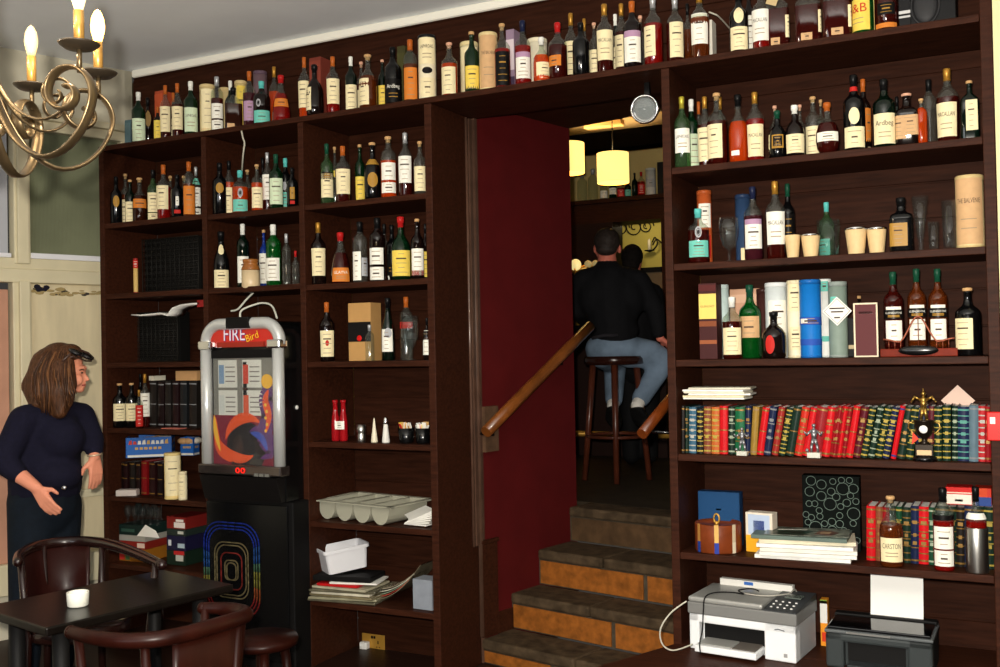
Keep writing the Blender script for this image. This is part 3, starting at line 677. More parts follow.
# cups, glasses, jar
GLS=glassmat('clear_thin_glass',(220,226,226),.008,(247,250,249),.04)
def cup(sk,ph,u,top,w,y,prof,m,look,name,cat,parts=(),grp=None,base=None):
    z=SZ[sk] if base is None else base
    x=x_of(u,y,z); h=z_of(top,x,y)-z; R=.5*w*depth((x,y,z))/F
    x=fit_bay(x,R*1.04,z,y)
    t=thing(name,look+(' '+ph if ph else ''),cat,(x,y,z+.0008),0,grp)
    M().lathe([(a*R,b*h) for a,b in prof],n=24).obj(parts[0] if parts else 'body',m,t)
    for p in parts[1:]: M().lathe([(a*R,b*h) for a,b in p[1]],n=24).obj(p[0],p[2],t)
    return t
P3='on third shelf, right bookcase'
CUPB=mat('beige_beaker',(222,192,142),.5,noise=.06); 
BK=[(.72,0),(.74,.02),(1,.92)]; 
cup('3',P3,793,235.5,15,.05,BK+[(1,1),(.95,1),(.92,.9)],CUPB,'narrow beige beaker before the green capped bottle','beaker','cup',grp='beige beakers')
for u,w,tp,lk in ((811,18.5,234.6,'beige beaker with small dark mark, second'),(856.5,21,228,'widest silver rimmed beige beaker'),(877,19,228,'silver rimmed beige beaker left of the square black bottle')):
    cup('3',P3,u,tp,w,.06,BK+[(.98,.93)],CUPB,lk,'beaker','cup',['cup_body',('silver_rim',[(.99,.91),(1.03,.92),(1.03,1),(.97,1),(.94,.92)],CHROME)],grp='beige beakers')
STEMG=[(.6,0),(.6,.015),(.12,.05),(.1,.2),(.16,.24),(.6,.34),(.95,.55),(1,.75),(.88,1),(.85,1),(.96,.75),(.9,.55),(.55,.36),(.02,.27)]
cup('3',P3,729.5,217.6,20,.07,STEMG,GLS,'large stemmed goblet','wine_glass','glass',['glass_body'])
TUM=[(.72,0),(.8,.03),(1,1),(.95,1),(.74,.08),(.02,.07)]
cup('3',P3,829,220,24,.125,TUM,GLS,'glass tumbler in front of the teal capped bottle','tumbler','glass',['glass_body'])
PIL=[(.7,0),(.7,.02),(.3,.08),(.35,.2),(.6,.5),(1,1),(.95,1),(.55,.5),(.28,.22),(.02,.2)]
cup('3',P3,921,196.5,17,.14,PIL,GLS,'tall flared beer glass','beer_glass','glass',['glass_body'])
cup('3',P3,934,222,11,.1,TUM,GLS,'short plain glass beside the flared beer glass','tumbler','glass',['glass_body'])
cup('3',P3,950,201,15,.07,TUM,GLS,'tall straight glass','highball_glass','glass',['glass_body'])
cup('3',P3,961,226,12,.22,[(.5,0),(.8,.05),(1,.35),(.85,.8),(.8,1),(.76,1),(.9,.4),(.1,.08)],GLS,'small round glass beside the large beige tube','round_glass','glass',['glass_body'])
cup('C4','on fourth shelf beside doorway',410.5,316,18,.06,STEMG,GLS,'stemmed goblet','wine_glass','glass',['glass_body'])
cup('3','on shelf directly above the jukebox',232,241,13,.22,SHAPES['car'],GLS,'clear flared carafe','carafe','carafe',['glass_body'])
STW=mat('brown_stoneware',(150,92,40),.25,noise=.1); STC=mat('cream_stoneware',(214,190,150),.3,noise=.06)
cup('3','on shelf directly above the jukebox',251,259.6,18,.05,[(.92,0),(1,.03),(1,.62)],STC,'two tone stoneware crock','stoneware_jar','jar',['jar_body',('glazed_neck',[(1.003,.62),(1,.7),(.82,.8),(.8,.88),(.86,.9),(.86,1),(.7,1),(.65,.9)],STW)])
PC5='on fifth shelf beside doorway'
for u,lk in ((335.8,'left one of two red glass bottles'),(343.8,'right one of two red glass bottles')):
    t=cup('C5',PC5,u,400,8.4,.07 if u<340 else .08,[(.9,0),(1,.03),(1,.4),(.85,.58),(.6,.72),(.55,.92),(.7,.94),(.7,1),(.5,1)],mat('red_glass_vase',(176,22,30),.15,trans=.25),lk,'red_bottle','bottle',['glass_body'],grp='red bottles')
    lm=M();ms=[];surf_label(lm,'w.3-.5@%d^46'%(40 if u<340 else -40),lambda a,q:.0345,.21,cam_angle(t.location),ms);lm.obj('paper_label',ms,t)
cup('C5',PC5,361.5,425,9,.05,[(.9,0),(1,.05),(1,.4),(.9,.45),(.9,.55),(1,.6),(1,1),(.9,1)],STEEL,'small steel jigger','jigger','cup',['cup_body'])
cup('C5',PC5,374.5,418,7,.05,[(.95,0),(1,.05),(.2,.95),(.05,1)],mat('white_ceramic',(232,222,196),.3),'white cone shaped shaker','salt_shaker','shaker',['shaker_body'])
cup('C5',PC5,386,417,8,.05,[(.95,0),(1,.05),(.6,.6),(.5,.72)],mat('salt_white',(226,224,216),.6),'glass salt cellar with steel top','salt_cellar','shaker',['glass_body',('steel_cap',[(.52,.72),(.56,.76),(.5,.95),(.2,1)],CHROME)])
rs=random.Random(11)
def sachets(u,w,look):
    t=cup('C5',PC5,u,428,w,.07,[(.75,0),(.8,.05),(1,1),(.94,1),(.8,.2),(.02,.18)],BLACK,look,'sachet_pot','pot',['pot'],grp='black sachet pots')
    x,y,z=t.location
    for i in range(9):
        a=rs.uniform(-.5,.5); T=Matrix.Translation((rs.uniform(-.02,.02),rs.uniform(-.018,.018),.05))@Matrix.Rotation(rs.uniform(0,3),4,'Z')@Matrix.Rotation(a,4,'X')
        o=M().box((-.015,-.0015,-.02),(.015,.0015,.042+rs.uniform(0,.016)),T=T).obj('sachet',[PAPER,mat('sachet_red',(200,40,36),.6),mat('sachet_brown',(190,150,90),.6),mat('sachet_yellow',(226,196,80),.6)][(0,0,1,2,0,3,0,0,2)[i]],t)
sachets(406.5,17,'left black pot full of sugar sachets'); sachets(423,16,'right black pot full of sugar sachets')
# wooden three bottle display stand
def display_stand():
    x0=x_of(880.5,.03,SZ['4']); x1=x_of(958,.03,SZ['4']); cx=(x0+x1)/2; W=(x1-x0)/2
    t=thing('display_stand','reddish wooden display stand carrying three green capped bottles '+P4,'stand',(cx,.07,SZ['4']+.0008))
    m=mat('mahogany_stand',(112,36,20),.5,noise=.2,spec=.1); 
    M().box((-W,-.045,0),(W,.05,.032)).obj('stand_base',m,t,bevel=.003)
    M().ball((0,-.05,.024),(.075,.012,.02),0,20).obj('oval_plaque',BLACK,t)
    cw=M()
    pts=[(-W+.01+ (2*W-.02)*i/24, -.03, .05+ .09*math.exp(-((i-12)/4.0)**2)+.02*abs(math.cos(i/24*PI*2))) for i in range(25)]
    cw.tube(pts,.0035,8)
    for k in (2,4,6,12,18,20,22): p=pts[k]; cw.tube([(p[0],p[1],.03),p],.002,6)
    cw.obj('copper_rail',mat('copper_wire',(140,76,54),.35,metal=.6),t)
    for u,tp,lk in ((894.5,272,'left one of three green capped bottles on display stand'),(918,269,'middle one of three green capped bottles on display stand'),(939,269,'right one of three green capped bottles on display stand')):
        bottle('4','','display stand bottles',u,tp,19 if u<900 else 18,.085,'std','am' if u>900 else 'rd','gn','w.1-.36^50;k.38-.5^66=GLENGOYNE~w;w.5-.54^46',lk,base=SZ['4']+.034,clear_neck=False,name='whisky_bottle')
display_stand()
# ============================================================ books
def book(sk,ub,ut,wpx,top,color,look,y=.05,dp=.17,grp='books',bands=4,gc='g',base=None,ph=''):
    """ub/ut: spine centre at base/top"""
    z=SZ[sk] if base is None else base
    x=x_of(ub,y,z); h=z_of(top,x,y)-z; xt=x_of(ut,y,z+h); W=wpx*depth((x,y,z))/F; lean=math.atan2(xt-x,h)
    W*=math.cos(lean)*.97; x=fit_bay(x,W/2,z,y); hs=h/math.cos(lean)-(abs(math.sin(lean))*W)
    off=W/2*abs(math.sin(lean))
    m=M(); c=mat('cloth_%d_%d_%d'%color,color,.4,noise=.1,nscale=25)
    n=6; sp=[(-W/2+W*i/n, -.006*math.sin(PI*i/n)) for i in range(n+1)]
    poly=sp+[(W/2,dp),(W/2-.003,dp),(W/2-.003,.004),(-W/2+.003,.004),(-W/2+.003,dp),(-W/2,dp)]
    vs=[V3((a,b,0)) for a,b in poly]+[V3((a,b,hs)) for a,b in poly]; k=len(poly)
    fs=[(i,(i+1)%k,k+(i+1)%k,k+i) for i in range(k)]
    def cap(o,flip):
        q=[tuple([o+i for i in range(n+1)]+[o+n+3,o+n+4]),(o+n,o+n+1,o+n+2,o+n+3),(o+n+4,o+n+5,o+n+6,o)]
        return [f[::-1] if flip else f for f in q]
    fs+=cap(0,True)+cap(k,False)
    m.add(vs,fs)
    for j in range(bands):
        zc=hs*(.06+.88*j/max(1,bands-1)); th=.0022 if j not in(0,bands-1) else .0035
        bp=[(a*.98,b-.0012) for a,b in sp]
        vs=[V3((a,b,zc-th)) for a,b in bp]+[V3((a,b,zc+th)) for a,b in bp]; m.add(vs,[(i,i+1,n+2+i,n+1+i) for i in range(n)],1)
    if bands>=4:
        for zc,ww in ((.72,.3),(.36,.26),(.5,.2)): m.add([V3((-W*ww,-.0068,hs*(zc-.03))),V3((W*ww,-.0068,hs*(zc-.03))),V3((W*ww,-.0068,hs*(zc+.03))),V3((-W*ww,-.0068,hs*(zc+.03)))],[(0,1,2,3)],1)
    o=m.obj('book',[c,GOLDP if gc=='g' else mat('book_print_'+gc,tuple(int(q*.74) for q in PAL[gc]),.5)],None)
    o.location=(x,y,z+.0008+off); o.rotation_euler=(0,lean,0); tag(o,look+(' '+ph if ph else ''),'book',grp)
    M().box((-W/2+.0032,.0045,.004),(W/2-.0032,dp-.004,hs-.004)).obj('page_block',PAPER,o)
    return o
DK=(30,26,24);RD=(196,20,28);DR=(140,18,26);GN=(24,66,44);DG=(20,42,32);MR=(86,20,32);NV=(24,34,66);BR=(130,70,48);OB=(186,96,44);OL=(150,118,50);LG=(150,164,84)
PB='on the book shelf'
def S5(px): return 670+px/5.882
def S5b(px): return 830+px/5.882
bk=[ # base l, base r, top l, top r (crop px), colour, bands, gilt, look
 (66,86,66,86,DK,3,'g','dark book at the far left end'),(89,110,89,110,DG,4,'g','dark green book second from the left end'),
 (113,153,113,153,(56,96,120),9,'w','blue and white banded book'),(160,195,160,195,DK,9,'y','short black book with gold dots'),
 (200,240,200,240,BR,9,'y','brown red book with gilt dots'),(245,290,245,290,OB,9,'y','orange brown book'),
 (293,338,293,338,RD,3,'g','plain red book left of the green ones'),(345,380,345,380,DG,7,'p','dark green book with white dots'),
 (385,438,385,438,(24,96,60),5,'g','bright green book behind small left trophy'),(440,470,445,478,NV,4,'g','navy book beside olive one'),
 (472,508,480,535,OL,2,'n','plain olive gold book'),(510,548,545,588,RD,3,'g','red leaning book right of olive one'),
 (552,590,590,632,NV,4,'s','black blue leaning book'),(598,634,640,682,(150,40,34),7,'g','leaning red brown book with gilt dots'),
 (640,675,690,728,DG,11,'y','dark book with yellow squares leaning'),(682,725,732,776,DG,3,'g','plain dark green leaning book'),
 (732,775,782,822,(190,44,30),6,'g','orange red leaning book'),(778,818,826,878,RD,3,'g','bright red leaning book left of right trophy'),
 (822,885,880,922,DR,3,'g','dark red leaning book behind right trophy'),(890,935,924,980,RD,4,'g','red leaning book just right of right trophy'),
 (938,985,982,1024,DR,5,'g','dark red leaning book with gilt dots')]
for i,(a,b2,c,d,col,bn,gc,lk) in enumerate(bk):
    book('5',S5((a+b2)/2),S5((c+d)/2),(b2-a+3)/5.882,406+(3 if 'short' in lk else 0)+((i*7)%3)*.6,col,lk,bands=bn,gc=gc,ph=PB,y=.05+.004*((i*5)%3))
bk2=[(10,36,48,78,DR,5,'g','first dark red book of the leaning middle row'),(38,64,80,106,RD,3,'g','second red book of the leaning middle row'),(66,92,108,134,DR,7,'g','third red book with gilt dots in leaning row'),
 (94,132,138,186,RD,3,'g','wide bright red book left of the maroon one'),(136,176,188,232,MR,6,'g','maroon leaning book'),
 (180,216,236,276,DG,10,'y','first green and yellow leaning book after maroon'),(224,258,284,322,DG,8,'p','second green and yellow leaning book'),
 (264,302,330,366,DG,10,'y','third green and yellow leaning book'),(308,344,370,412,NV,10,'y','dark book with yellow bands left of thin red one'),
 (358,386,414,446,RD,2,'b','thin red leaning book'),(394,438,450,488,DG,5,'g','dark green leaning book with gilt line'),(446,486,490,522,DG,8,'y','green leaning book half behind the trophy cup'),
 (500,552,530,580,NV,5,'y','dark blue book hidden behind trophy cup'),(560,608,584,612,MR,4,'g','maroon book right behind trophy cup'),
 (615,655,615,655,DG,9,'y','first green and cream banded upright book'),(665,708,665,708,DG,9,'y','second green and cream banded upright book'),
 (720,750,720,750,DG,9,'p','slim green and white banded upright book'),(755,815,755,815,NV,9,'t','blue green banded upright book'),
 (822,870,822,870,(90,112,124),2,'s','plain grey blue book'),(875,918,875,918,(176,40,44),9,'w','red and white banded book'),(922,955,922,955,DR,4,'g','red book at far right end')]
for i,(a,b2,c,d,col,bn,gc,lk) in enumerate(bk2):
    book('5',S5b((a+b2)/2),S5b((c+d)/2),(b2-a+2)/5.882,405.5+((i*7)%3)*.6,col,lk,bands=bn,gc=gc,ph=PB,y=.05+.004*((i*5)%3))
P6='on lowest right bookcase shelf'
def S6(px): return 830+px/5.8
for i,(a,b2,col,bn,gc,lk) in enumerate([(214,262,RD,6,'g','red book, leftmost of row'),(268,304,BR,7,'g','brown banded book beside leftmost red one'),(306,342,DR,5,'g','dark red book left of corked bottle'),(346,382,DG,5,'g','dark green book behind corked bottle'),(384,414,GN,6,'y','green book right of corked bottle'),
   (422,466,DG,8,'g','dark green book with fine gilt bands'),(472,514,NV,5,'g','navy book'),(518,570,RD,8,'g','wide red book with gilt bands'),(574,608,GN,6,'p','green book left of white labelled bottle'),(616,682,DG,5,'g','dark book behind white labelled bottle'),(686,730,DG,6,'g','dark green book right of white labelled bottle'),(735,778,DK,7,'g','black book with gilt foot'),
   (784,834,NV,4,'g','blue black book behind steel sleeve'),(838,892,DG,5,'g','dark green book behind steel sleeve'),(896,952,DG,6,'y','dark green book at right end')]):
    book('6',S6((a+b2)/2),S6((a+b2)/2),(b2-a+3)/5.8,506+((i*7)%3)*.7,col,lk,bands=bn,gc=gc,ph=P6,y=.125,dp=.16)
# papers / card / boxes lying on books
def sheetstack(name,label,cat,P,w,d,cols,rz=0,th=.004,jit=.012,seed=1,m0=0):
    t=thing(name,label,cat,P,rz); r=random.Random(seed); z=0
    for i,c in enumerate(cols):
        T=Matrix.Translation((r.uniform(-jit,jit),r.uniform(-jit,jit),z))@Matrix.Rotation(r.uniform(-.09,.09),4,'Z')
        M().box((-w/2,-d/2,0),(w/2,d/2,th*.92),T=T).obj('sheet_bundle',mat('sheet_%d_%d_%d'%c,c,.5,noise=.08,nscale=14),t,bevel=.001); z+=th
    return t
xb=x_of(721,.14,SZ['5']+.235); zb=z_of(404,xb,.14)
sheetstack('paper_stack','stack of white papers lying on the books on the book shelf','papers',(xb,.12,1.4105),.27,.14,[(240,238,226),(226,214,176),(238,236,230),(232,226,206),(242,240,236),(206,200,180)],th=.0085,seed=4)
xc=x_of(958,.24,1.40)
o=M().prism([(-.045,-.045),(.045,-.045),(.045,.045),(-.045,.045)],-.001,.001,T=Matrix.Rotation(PI/4,4,'Y')@Matrix.Rotation(PI/2,4,'X')).obj('pink_card',mat('pale_pink_card',(226,196,180),.6),loc=(xc,.235,1.40)); tag(o,'pale pink card standing corner up behind the banded books','card')
zb6=z_of(507.5,x_of(958,.14,.95),.14)
def loosebox(u,y,vb,vt,w,dp,color,panels,look,base,rot=0):
    return carton(None,'',None,u,vt,w,y,dp,color,panels,look,rot=rot,base=base)
zbk=.746+.0008+ (z_of(505.5,x_of(900,.125,.746),.125)-.746)
loosebox(959,.13,508,487.5,24,.1,(204,34,30),[(.05,.6,(236,228,214)),(.66,.72,(240,220,200)),(.2,.32,(120,90,80),None,None,.3)],'red and white packet lying on the lowest row of books',.9905)
loosebox(985,.13,509,488.5,15,.1,(200,50,30),[(.0,.5,(40,70,140)),(.5,.98,(210,70,30),None,None,.5)],'red and blue packet with yellow spot at right end on books',.9905)
# trophies
def figurine(u,top,y,look,sk='5',s=1,m=None,base=None):
    m=m or mat('pewter',(150,152,156),.35,metal=.8)
    z=SZ[sk] if base is None else base; x=x_of(u,y,z); h=z_of(top,x,y)-z; k=h/.14
    t=thing('trophy_figurine',look,'trophy',(x,y,z+.0008)); 
    M().box((-.026*k,-.02*k,0),(.026*k,.02*k,.022*k)).obj('trophy_base',mat('silver_base',(206,204,190),.3,metal=.3),t,bevel=.002)
    f=M()
    f.cone((-.012*k,0,.024*k),.005*k,(-.009*k,-.006*k,.05*k),.006*k); f.cone((-.009*k,-.006*k,.05*k),.006*k,(-.003*k,0,.075*k),.008*k)
    f.cone((.014*k,.004*k,.024*k),.005*k,(.011*k,-.002*k,.05*k),.006*k); f.cone((.011*k,-.002*k,.05*k),.006*k,(.003*k,0,.075*k),.008*k)
    f.cone((0,0,.075*k),.010*k,(0,0,.105*k),.013*k); f.cone((0,0,.105*k),.006*k,(0,0,.118*k),.005*k); f.ball((0,0,.129*k),.0085*k,0,10)
    for s_ in (-1,1): f.cone((s_*.014*k,0,.106*k),.005*k,(s_*.028*k,-.006*k,.09*k),.004*k,n=8); f.cone((s_*.028*k,-.006*k,.09*k),.004*k,(s_*.034*k,-.016*k,.104*k),.0035*k,n=8)
    f.ball((-.026*k,-.012*k,.03*k),.008*k,0,10)
    f.obj('figure',m,t); return t
figurine(742.5,427,.02,'small pewter figure trophy before the bright green book'); figurine(814.5,423,.02,'small pewter figure trophy before the red leaning books')
def trophy():
    z=SZ['5']; x=x_of(925,.028,z); h=z_of(389,x,.028)-z; k=h/.32
    t=thing('trophy_cup','dark trophy cup with handles and a raised arm figure on the book shelf','trophy',(x,.028,z+.0008)); 
    dm=mat('dark_bronze',(40,32,24),.3,metal=.6); gm_=mat('old_gold',(176,140,70),.3,metal=.9)
    M().lathe([(.05*k,0),(.052*k,.012*k),(.045*k,.02*k),(.04*k,.022*k)],n=24).obj('trophy_base',BLACK,t)
    M().box((-.038*k,-.03*k,.022*k),(.038*k,.03*k,.075*k)).obj('plinth_block',dm,t,bevel=.003)
    M().box((-.03*k,-.0325*k,.028*k),(.03*k,-.03*k,.05*k)).obj('name_plate',mat('plate_tan',(180,150,110),.4,metal=.3),t)
    M().lathe([(.03*k,.075*k),(.012*k,.088*k),(.012*k,.1*k),(.03*k,.115*k),(.042*k,.15*k),(.04*k,.175*k),(.046*k,.18*k),(.03*k,.182*k)],n=24).obj('cup',dm,t)
    for s_ in (-1,1): M().tube([(s_*.04*k,0,.172*k),(s_*.062*k,0,.168*k),(s_*.066*k,0,.145*k),(s_*.05*k,0,.125*k),(s_*.036*k,0,.13*k)],.004*k,8).obj('handle',gm_,t)
    M().ball((0,-.044*k,.143*k),(.018*k,.006*k,.018*k),0,16).obj('white_medallion',WHITE,t)
    f=M(); f.cone((-.012*k,0,.185*k),.007*k,(-.004*k,0,.235*k),.01*k); f.cone((.012*k,0,.185*k),.007*k,(.004*k,0,.235*k),.01*k); f.cone((0,0,.235*k),.012*k,(0,0,.27*k),.016*k); f.ball((0,0,.298*k),.011*k); f.cone((0,0,.27*k),.007*k,(0,0,.29*k),.006*k)
    f.cone((0,0,.305*k),.003*k,(0,0,.32*k),.002*k)
    for s_ in (-1,1): f.cone((s_*.016*k,0,.272*k),.006*k,(s_*.036*k,-.004*k,.285*k),.005*k); f.cone((s_*.036*k,-.004*k,.285*k),.005*k,(s_*.05*k,-.006*k,.262*k),.004*k)
    f.obj('figure',gm_,t)
    M().add([(-.05*k,-.034*k,.075*k),(-.02*k,-.034*k,.1*k),(-.045*k,-.036*k,.13*k)],[(0,1,2)]).add([(-.05*k,-.032*k,.075*k),(-.02*k,-.032*k,.1*k),(-.045*k,-.034*k,.13*k)],[(2,1,0)]).obj('red_ribbon',mat('ribbon',(216,70,50),.6),t)
trophy()
# ============================================================ lowest right shelf things
P6b='on lowest right bookcase shelf'
C_('6',P6b,None,719.5,492,42,.2,.06,(22,62,104),[(.02,.98,(24,68,112)),(.66,.69,(220,226,230),None,None,.12)],'blue gift carton behind the leather tub',name='blue_carton')
z=SZ['6']; x=x_of(718.5,.11,z); t=thing('leather_tub','round brown leather tub with coloured straps on lowest right bookcase shelf','tub',(x,.11,z+.0008)); R=23*depth((x,.11,z))/F; h=z_of(522,x,.11)-z
M().lathe([(R*.97,0),(R,.006),(R,h-.004),(R*.97,h),(R*.93,h-.01),(.001,h-.012)],n=36).obj('tub_body',mat('tan_leather',(118,54,24),.4,noise=.15,bump=.05),t)
ca=cam_angle(t.location)
for i,(da,c1,c2) in enumerate(((-52,(30,60,140),(170,120,60)),(-4,(40,60,150),(214,170,96)),(40,(220,206,180),(200,180,150)))):
    mm=M(); a0=ca+math.radians(da)
    for j,(za,zb_,k) in enumerate(((.02,.4,0),(.4,1.02,1))):
        vs=[]
        for q in (-.09,0,.09): 
            vs+=[((R+.003)*math.cos(a0+q),(R+.003)*math.sin(a0+q),za*h),((R+.003)*math.cos(a0+q),(R+.003)*math.sin(a0+q),zb_*h)]
        mm.add(vs,[(0,2,3,1),(2,4,5,3)],k)
    mm.obj('strap',[mat('strap_%d_%d_%d'%c1,c1,.5),mat('strap_%d_%d_%d'%c2,c2,.5)],t)
rg=M(); rg.tube([(.012*math.cos(a),-.02,h+.018+.02*math.sin(a)) for a in [2*PI*i/18 for i in range(18)]],.004,8,closed=True); rg.lathe([(.008,h-.012),(.008,h+.004),(.004,h+.006)],(0,-.02,0),12); rg.obj('ring_handle',BRASS,t)
C_('6',P6b,None,759.5,513,28,.12,.06,(226,214,196),[(.0,.42,(236,170,40)),(.45,.95,(180,196,220),None,None,.8),(.5,.8,(40,70,160),None,None,.4)],'small yellow and blue carton leaning beside magazines',rot=-.15,name='tea_carton')
xm=x_of(806,.14,SZ['6'])
sheetstack('magazine_stack','pile of glossy magazines on lowest right bookcase shelf','magazines',(xm,.135,SZ['6']+.0008),.385,.225,[(236,236,230),(232,230,222),(226,224,214),(238,236,230),(214,206,180),(96,112,104)],rz=.12,th=.0165,jit=.02,seed=9)
cv=M(); cv.box((-.17,-.09,0),(.17,.1,.0014)); cv.prism([(-.16,-.08),(-.02,-.085),(.03,.02),(-.06,.09),(-.165,.08)],.0014,.0017,1).prism([(.03,-.05),(.1,-.06),(.13,.0),(.1,.05),(.05,.04)],.0014,.0018,2).prism([(-.12,.03),(.0,.045),(.0,.06),(-.12,.05)],.0017,.002,3).prism([(.05,-.02),(.09,-.03),(.1,.02),(.06,.02)],.0018,.0021,4)
o=cv.obj('magazine',[mat('cover_green_grey',(112,116,104),.3,noise=.9,nscale=22),mat('cover_dark_green',(28,52,40),.3,noise=.5,nscale=25),mat('cover_brown',(96,60,48),.3,noise=.5,nscale=30),mat('cover_title',(214,214,200),.4),mat('cover_tan',(170,140,110),.4)]); o.location=(xm+.01,.12,SZ['6']+.1005); o.rotation_euler=(0,0,.14); tag(o,'topmost glossy magazine with dark green picture cover on the pile','magazine')
# black bag with rings
z=SZ['6']; u0=832; x=x_of(u0,.28,z); hb=z_of(476,x,.28)-z; Wb=55*depth((x,.28,z))/F
t=thing('gift_bag','black gift bag printed with pale rings behind the magazines','bag',(x,.28,z+.0008),.05)
M().prism([(-Wb/2,0),(Wb/2,0),(Wb/2,.07),(-Wb/2,.07)],0,hb).obj('bag_body',mat('black_card',(10,15,13),.6,spec=.05),t,bevel=.002)
rs=random.Random(12); rg=M(); done=[]
for i in range(400):
    r=rs.choice((.016,.02,.026,.013)); cx=rs.uniform(-Wb/2+r,Wb/2-r); cz=rs.uniform(r,hb-r)
    if any(math.hypot(cx-a,cz-c)<(r+q)*.92 for a,c,q in done): continue
    done.append((cx,cz,r)); rg.tube([(cx+r*math.cos(2*PI*j/16),-.0012,cz+r*math.sin(2*PI*j/16)) for j in range(16)],.0014,5,closed=True)
rg.obj('ring_print',mat('pale_ring_print',(112,130,120),.6),t)
# ============================================================ printers
PZ=.35
def printer_white():
    zt=.565; fl=at_z(688.7,597.8,zt); frr=at_z(795,611,zt); br=at_z(821,596.5,zt)
    X=(frr-fl); W=X.length; a=math.atan2(X.y,X.x); Dp=min(.36,max(.28,(br-frr).length)); h=.225
    t=thing('printer','white and silver all in one printer with flat tray','printer',(fl.x,fl.y,PZ+.0008),a)
    wm=mat('printer_white',(232,234,236),.4); gm_=mat('printer_silver',(160,160,156),.35,metal=.2)
    b=M(); b.box((0,0,0),(.045,Dp,.15)); b.box((W-.13,0,0),(W,Dp,.15)); b.box((0,.05,0),(W,Dp,.15)); b.box((0,0,.115),(W,Dp,.15)); b.obj('body',wm,t,bevel=.006)
    M().box((-.006,-.004,.15),(W+.006,Dp+.004,.2)).obj('scanner_band',mat('printer_grey_band',(120,120,118),.4),t,bevel=.006)
    M().box((-.004,.0,.2),(W*.70,Dp,.222)).obj('scanner_lid',gm_,t,bevel=.008)
    cp=M().add([(W*.705,0,.2),(W+.004,0,.2),(W+.004,Dp,.2),(W*.705,Dp,.2),(W*.705,.0,.205),(W+.004,0,.205),(W+.004,Dp,.226),(W*.705,Dp,.226)],[(0,1,5,4),(1,2,6,5),(2,3,7,6),(3,0,4,7),(4,5,6,7)]).obj('control_panel',mat('panel_dark',(60,62,64),.4),t)
    M().box((W*.8,Dp*.55,.222),(W*.95,Dp*.75,.227)).obj('display',mat('lcd',(90,98,92),.2),cp)
    for i in range(4):
        for j in range(3): M().lathe([(.0052,0),(.0052,.003),(.003,.004)],(W*.76+i*.028,Dp*.12+j*.035,.206+.0068*(1+j*1.2)*.5),10).obj('button',WHITE,cp)
    M().box((.05,.048,.012),(W-.135,.052,.112)).obj('paper_slot',BLACKM,t)
    tr=M().box((.052,-.075,.012),(W-.14,.045,.04)).obj('paper_tray',wm,t,bevel=.004)
    M().box((.06,-.06,.041),(W*.45,.045,.046)).obj('tray_cover',gm_,tr,bevel=.002)
    M().box((W*.46,-.06,.041),(W-.15,.045,.045)).obj('tray_inner',mat('tray_brown',(96,90,84),.5),tr)
    M().box((.04,Dp-.02,.222),(W*.8,Dp+.01,.25)).obj('paper_support',PAPER,t)
    M().box((W*.33,Dp+.001-.022,.232),(W*.42,Dp-.019,.246)).obj('blue_mark',mat('blue_mark',(60,110,190),.5),t)
    M().tube([(W-.085,-.002,.128),(W-.07,-.002,.132),(W-.045,-.002,.127)],.002,6).obj('logo_mark',mat('logo_grey',(70,76,84),.5),t)
    M().box((W-.05,-.0015,.02),(W-.035,.0,.035)).obj('badge',mat('badge_grey',(150,150,150),.5),t)
    T=t.matrix_basis
    return t,W,a,Dp
pw,PW,PA,PD=printer_white()
MW=Matrix.Translation(pw.location)@Matrix.Rotation(PA,4,'Z')
pts=[(.085,-.09,.012),(.08,-.085,.05),(.075,-.04,.1),(.07,-.012,.17),(.075,.0,.226),(.09,.08,.23),(.15,.12,.229),(.2,.12,.228),(.16,.17,.229),(.2,.22,.23),(.24,.2,.228)]
tag(M().tube(smooth_path([MW@V3(p) for p in pts]),.003,8).obj('black_cable',BLACKM),'black cable draped over the white printer','cable')
pts=[(.2,.13,.229),(.26,.12,.229),(.32,.14,.23),(.37,.2,.232),(.38,.27,.232),(.37,.33,.12),(.3,.36,.02)]
tag(M().tube(smooth_path([MW@V3(p) for p in pts]),.003,8).obj('grey_cable',mat('cable_grey',(170,166,156),.5)),'grey cable crossing the top of the white printer','cable')
q=[at_d(688,600,4.2),at_d(672,612,4.2),at_d(662,628,4.2),at_d(664,643,4.2),at_d(675,649,4.2),at_d(694,643,4.25)]
q=[V3((p.x,p.y-.02,max(p.z,.356))) for p in q]
tag(M().tube(smooth_path(q),.0032,8).obj('white_cable',mat('cable_white',(190,186,170),.5)),'pale cable looping left of the white printer','cable')
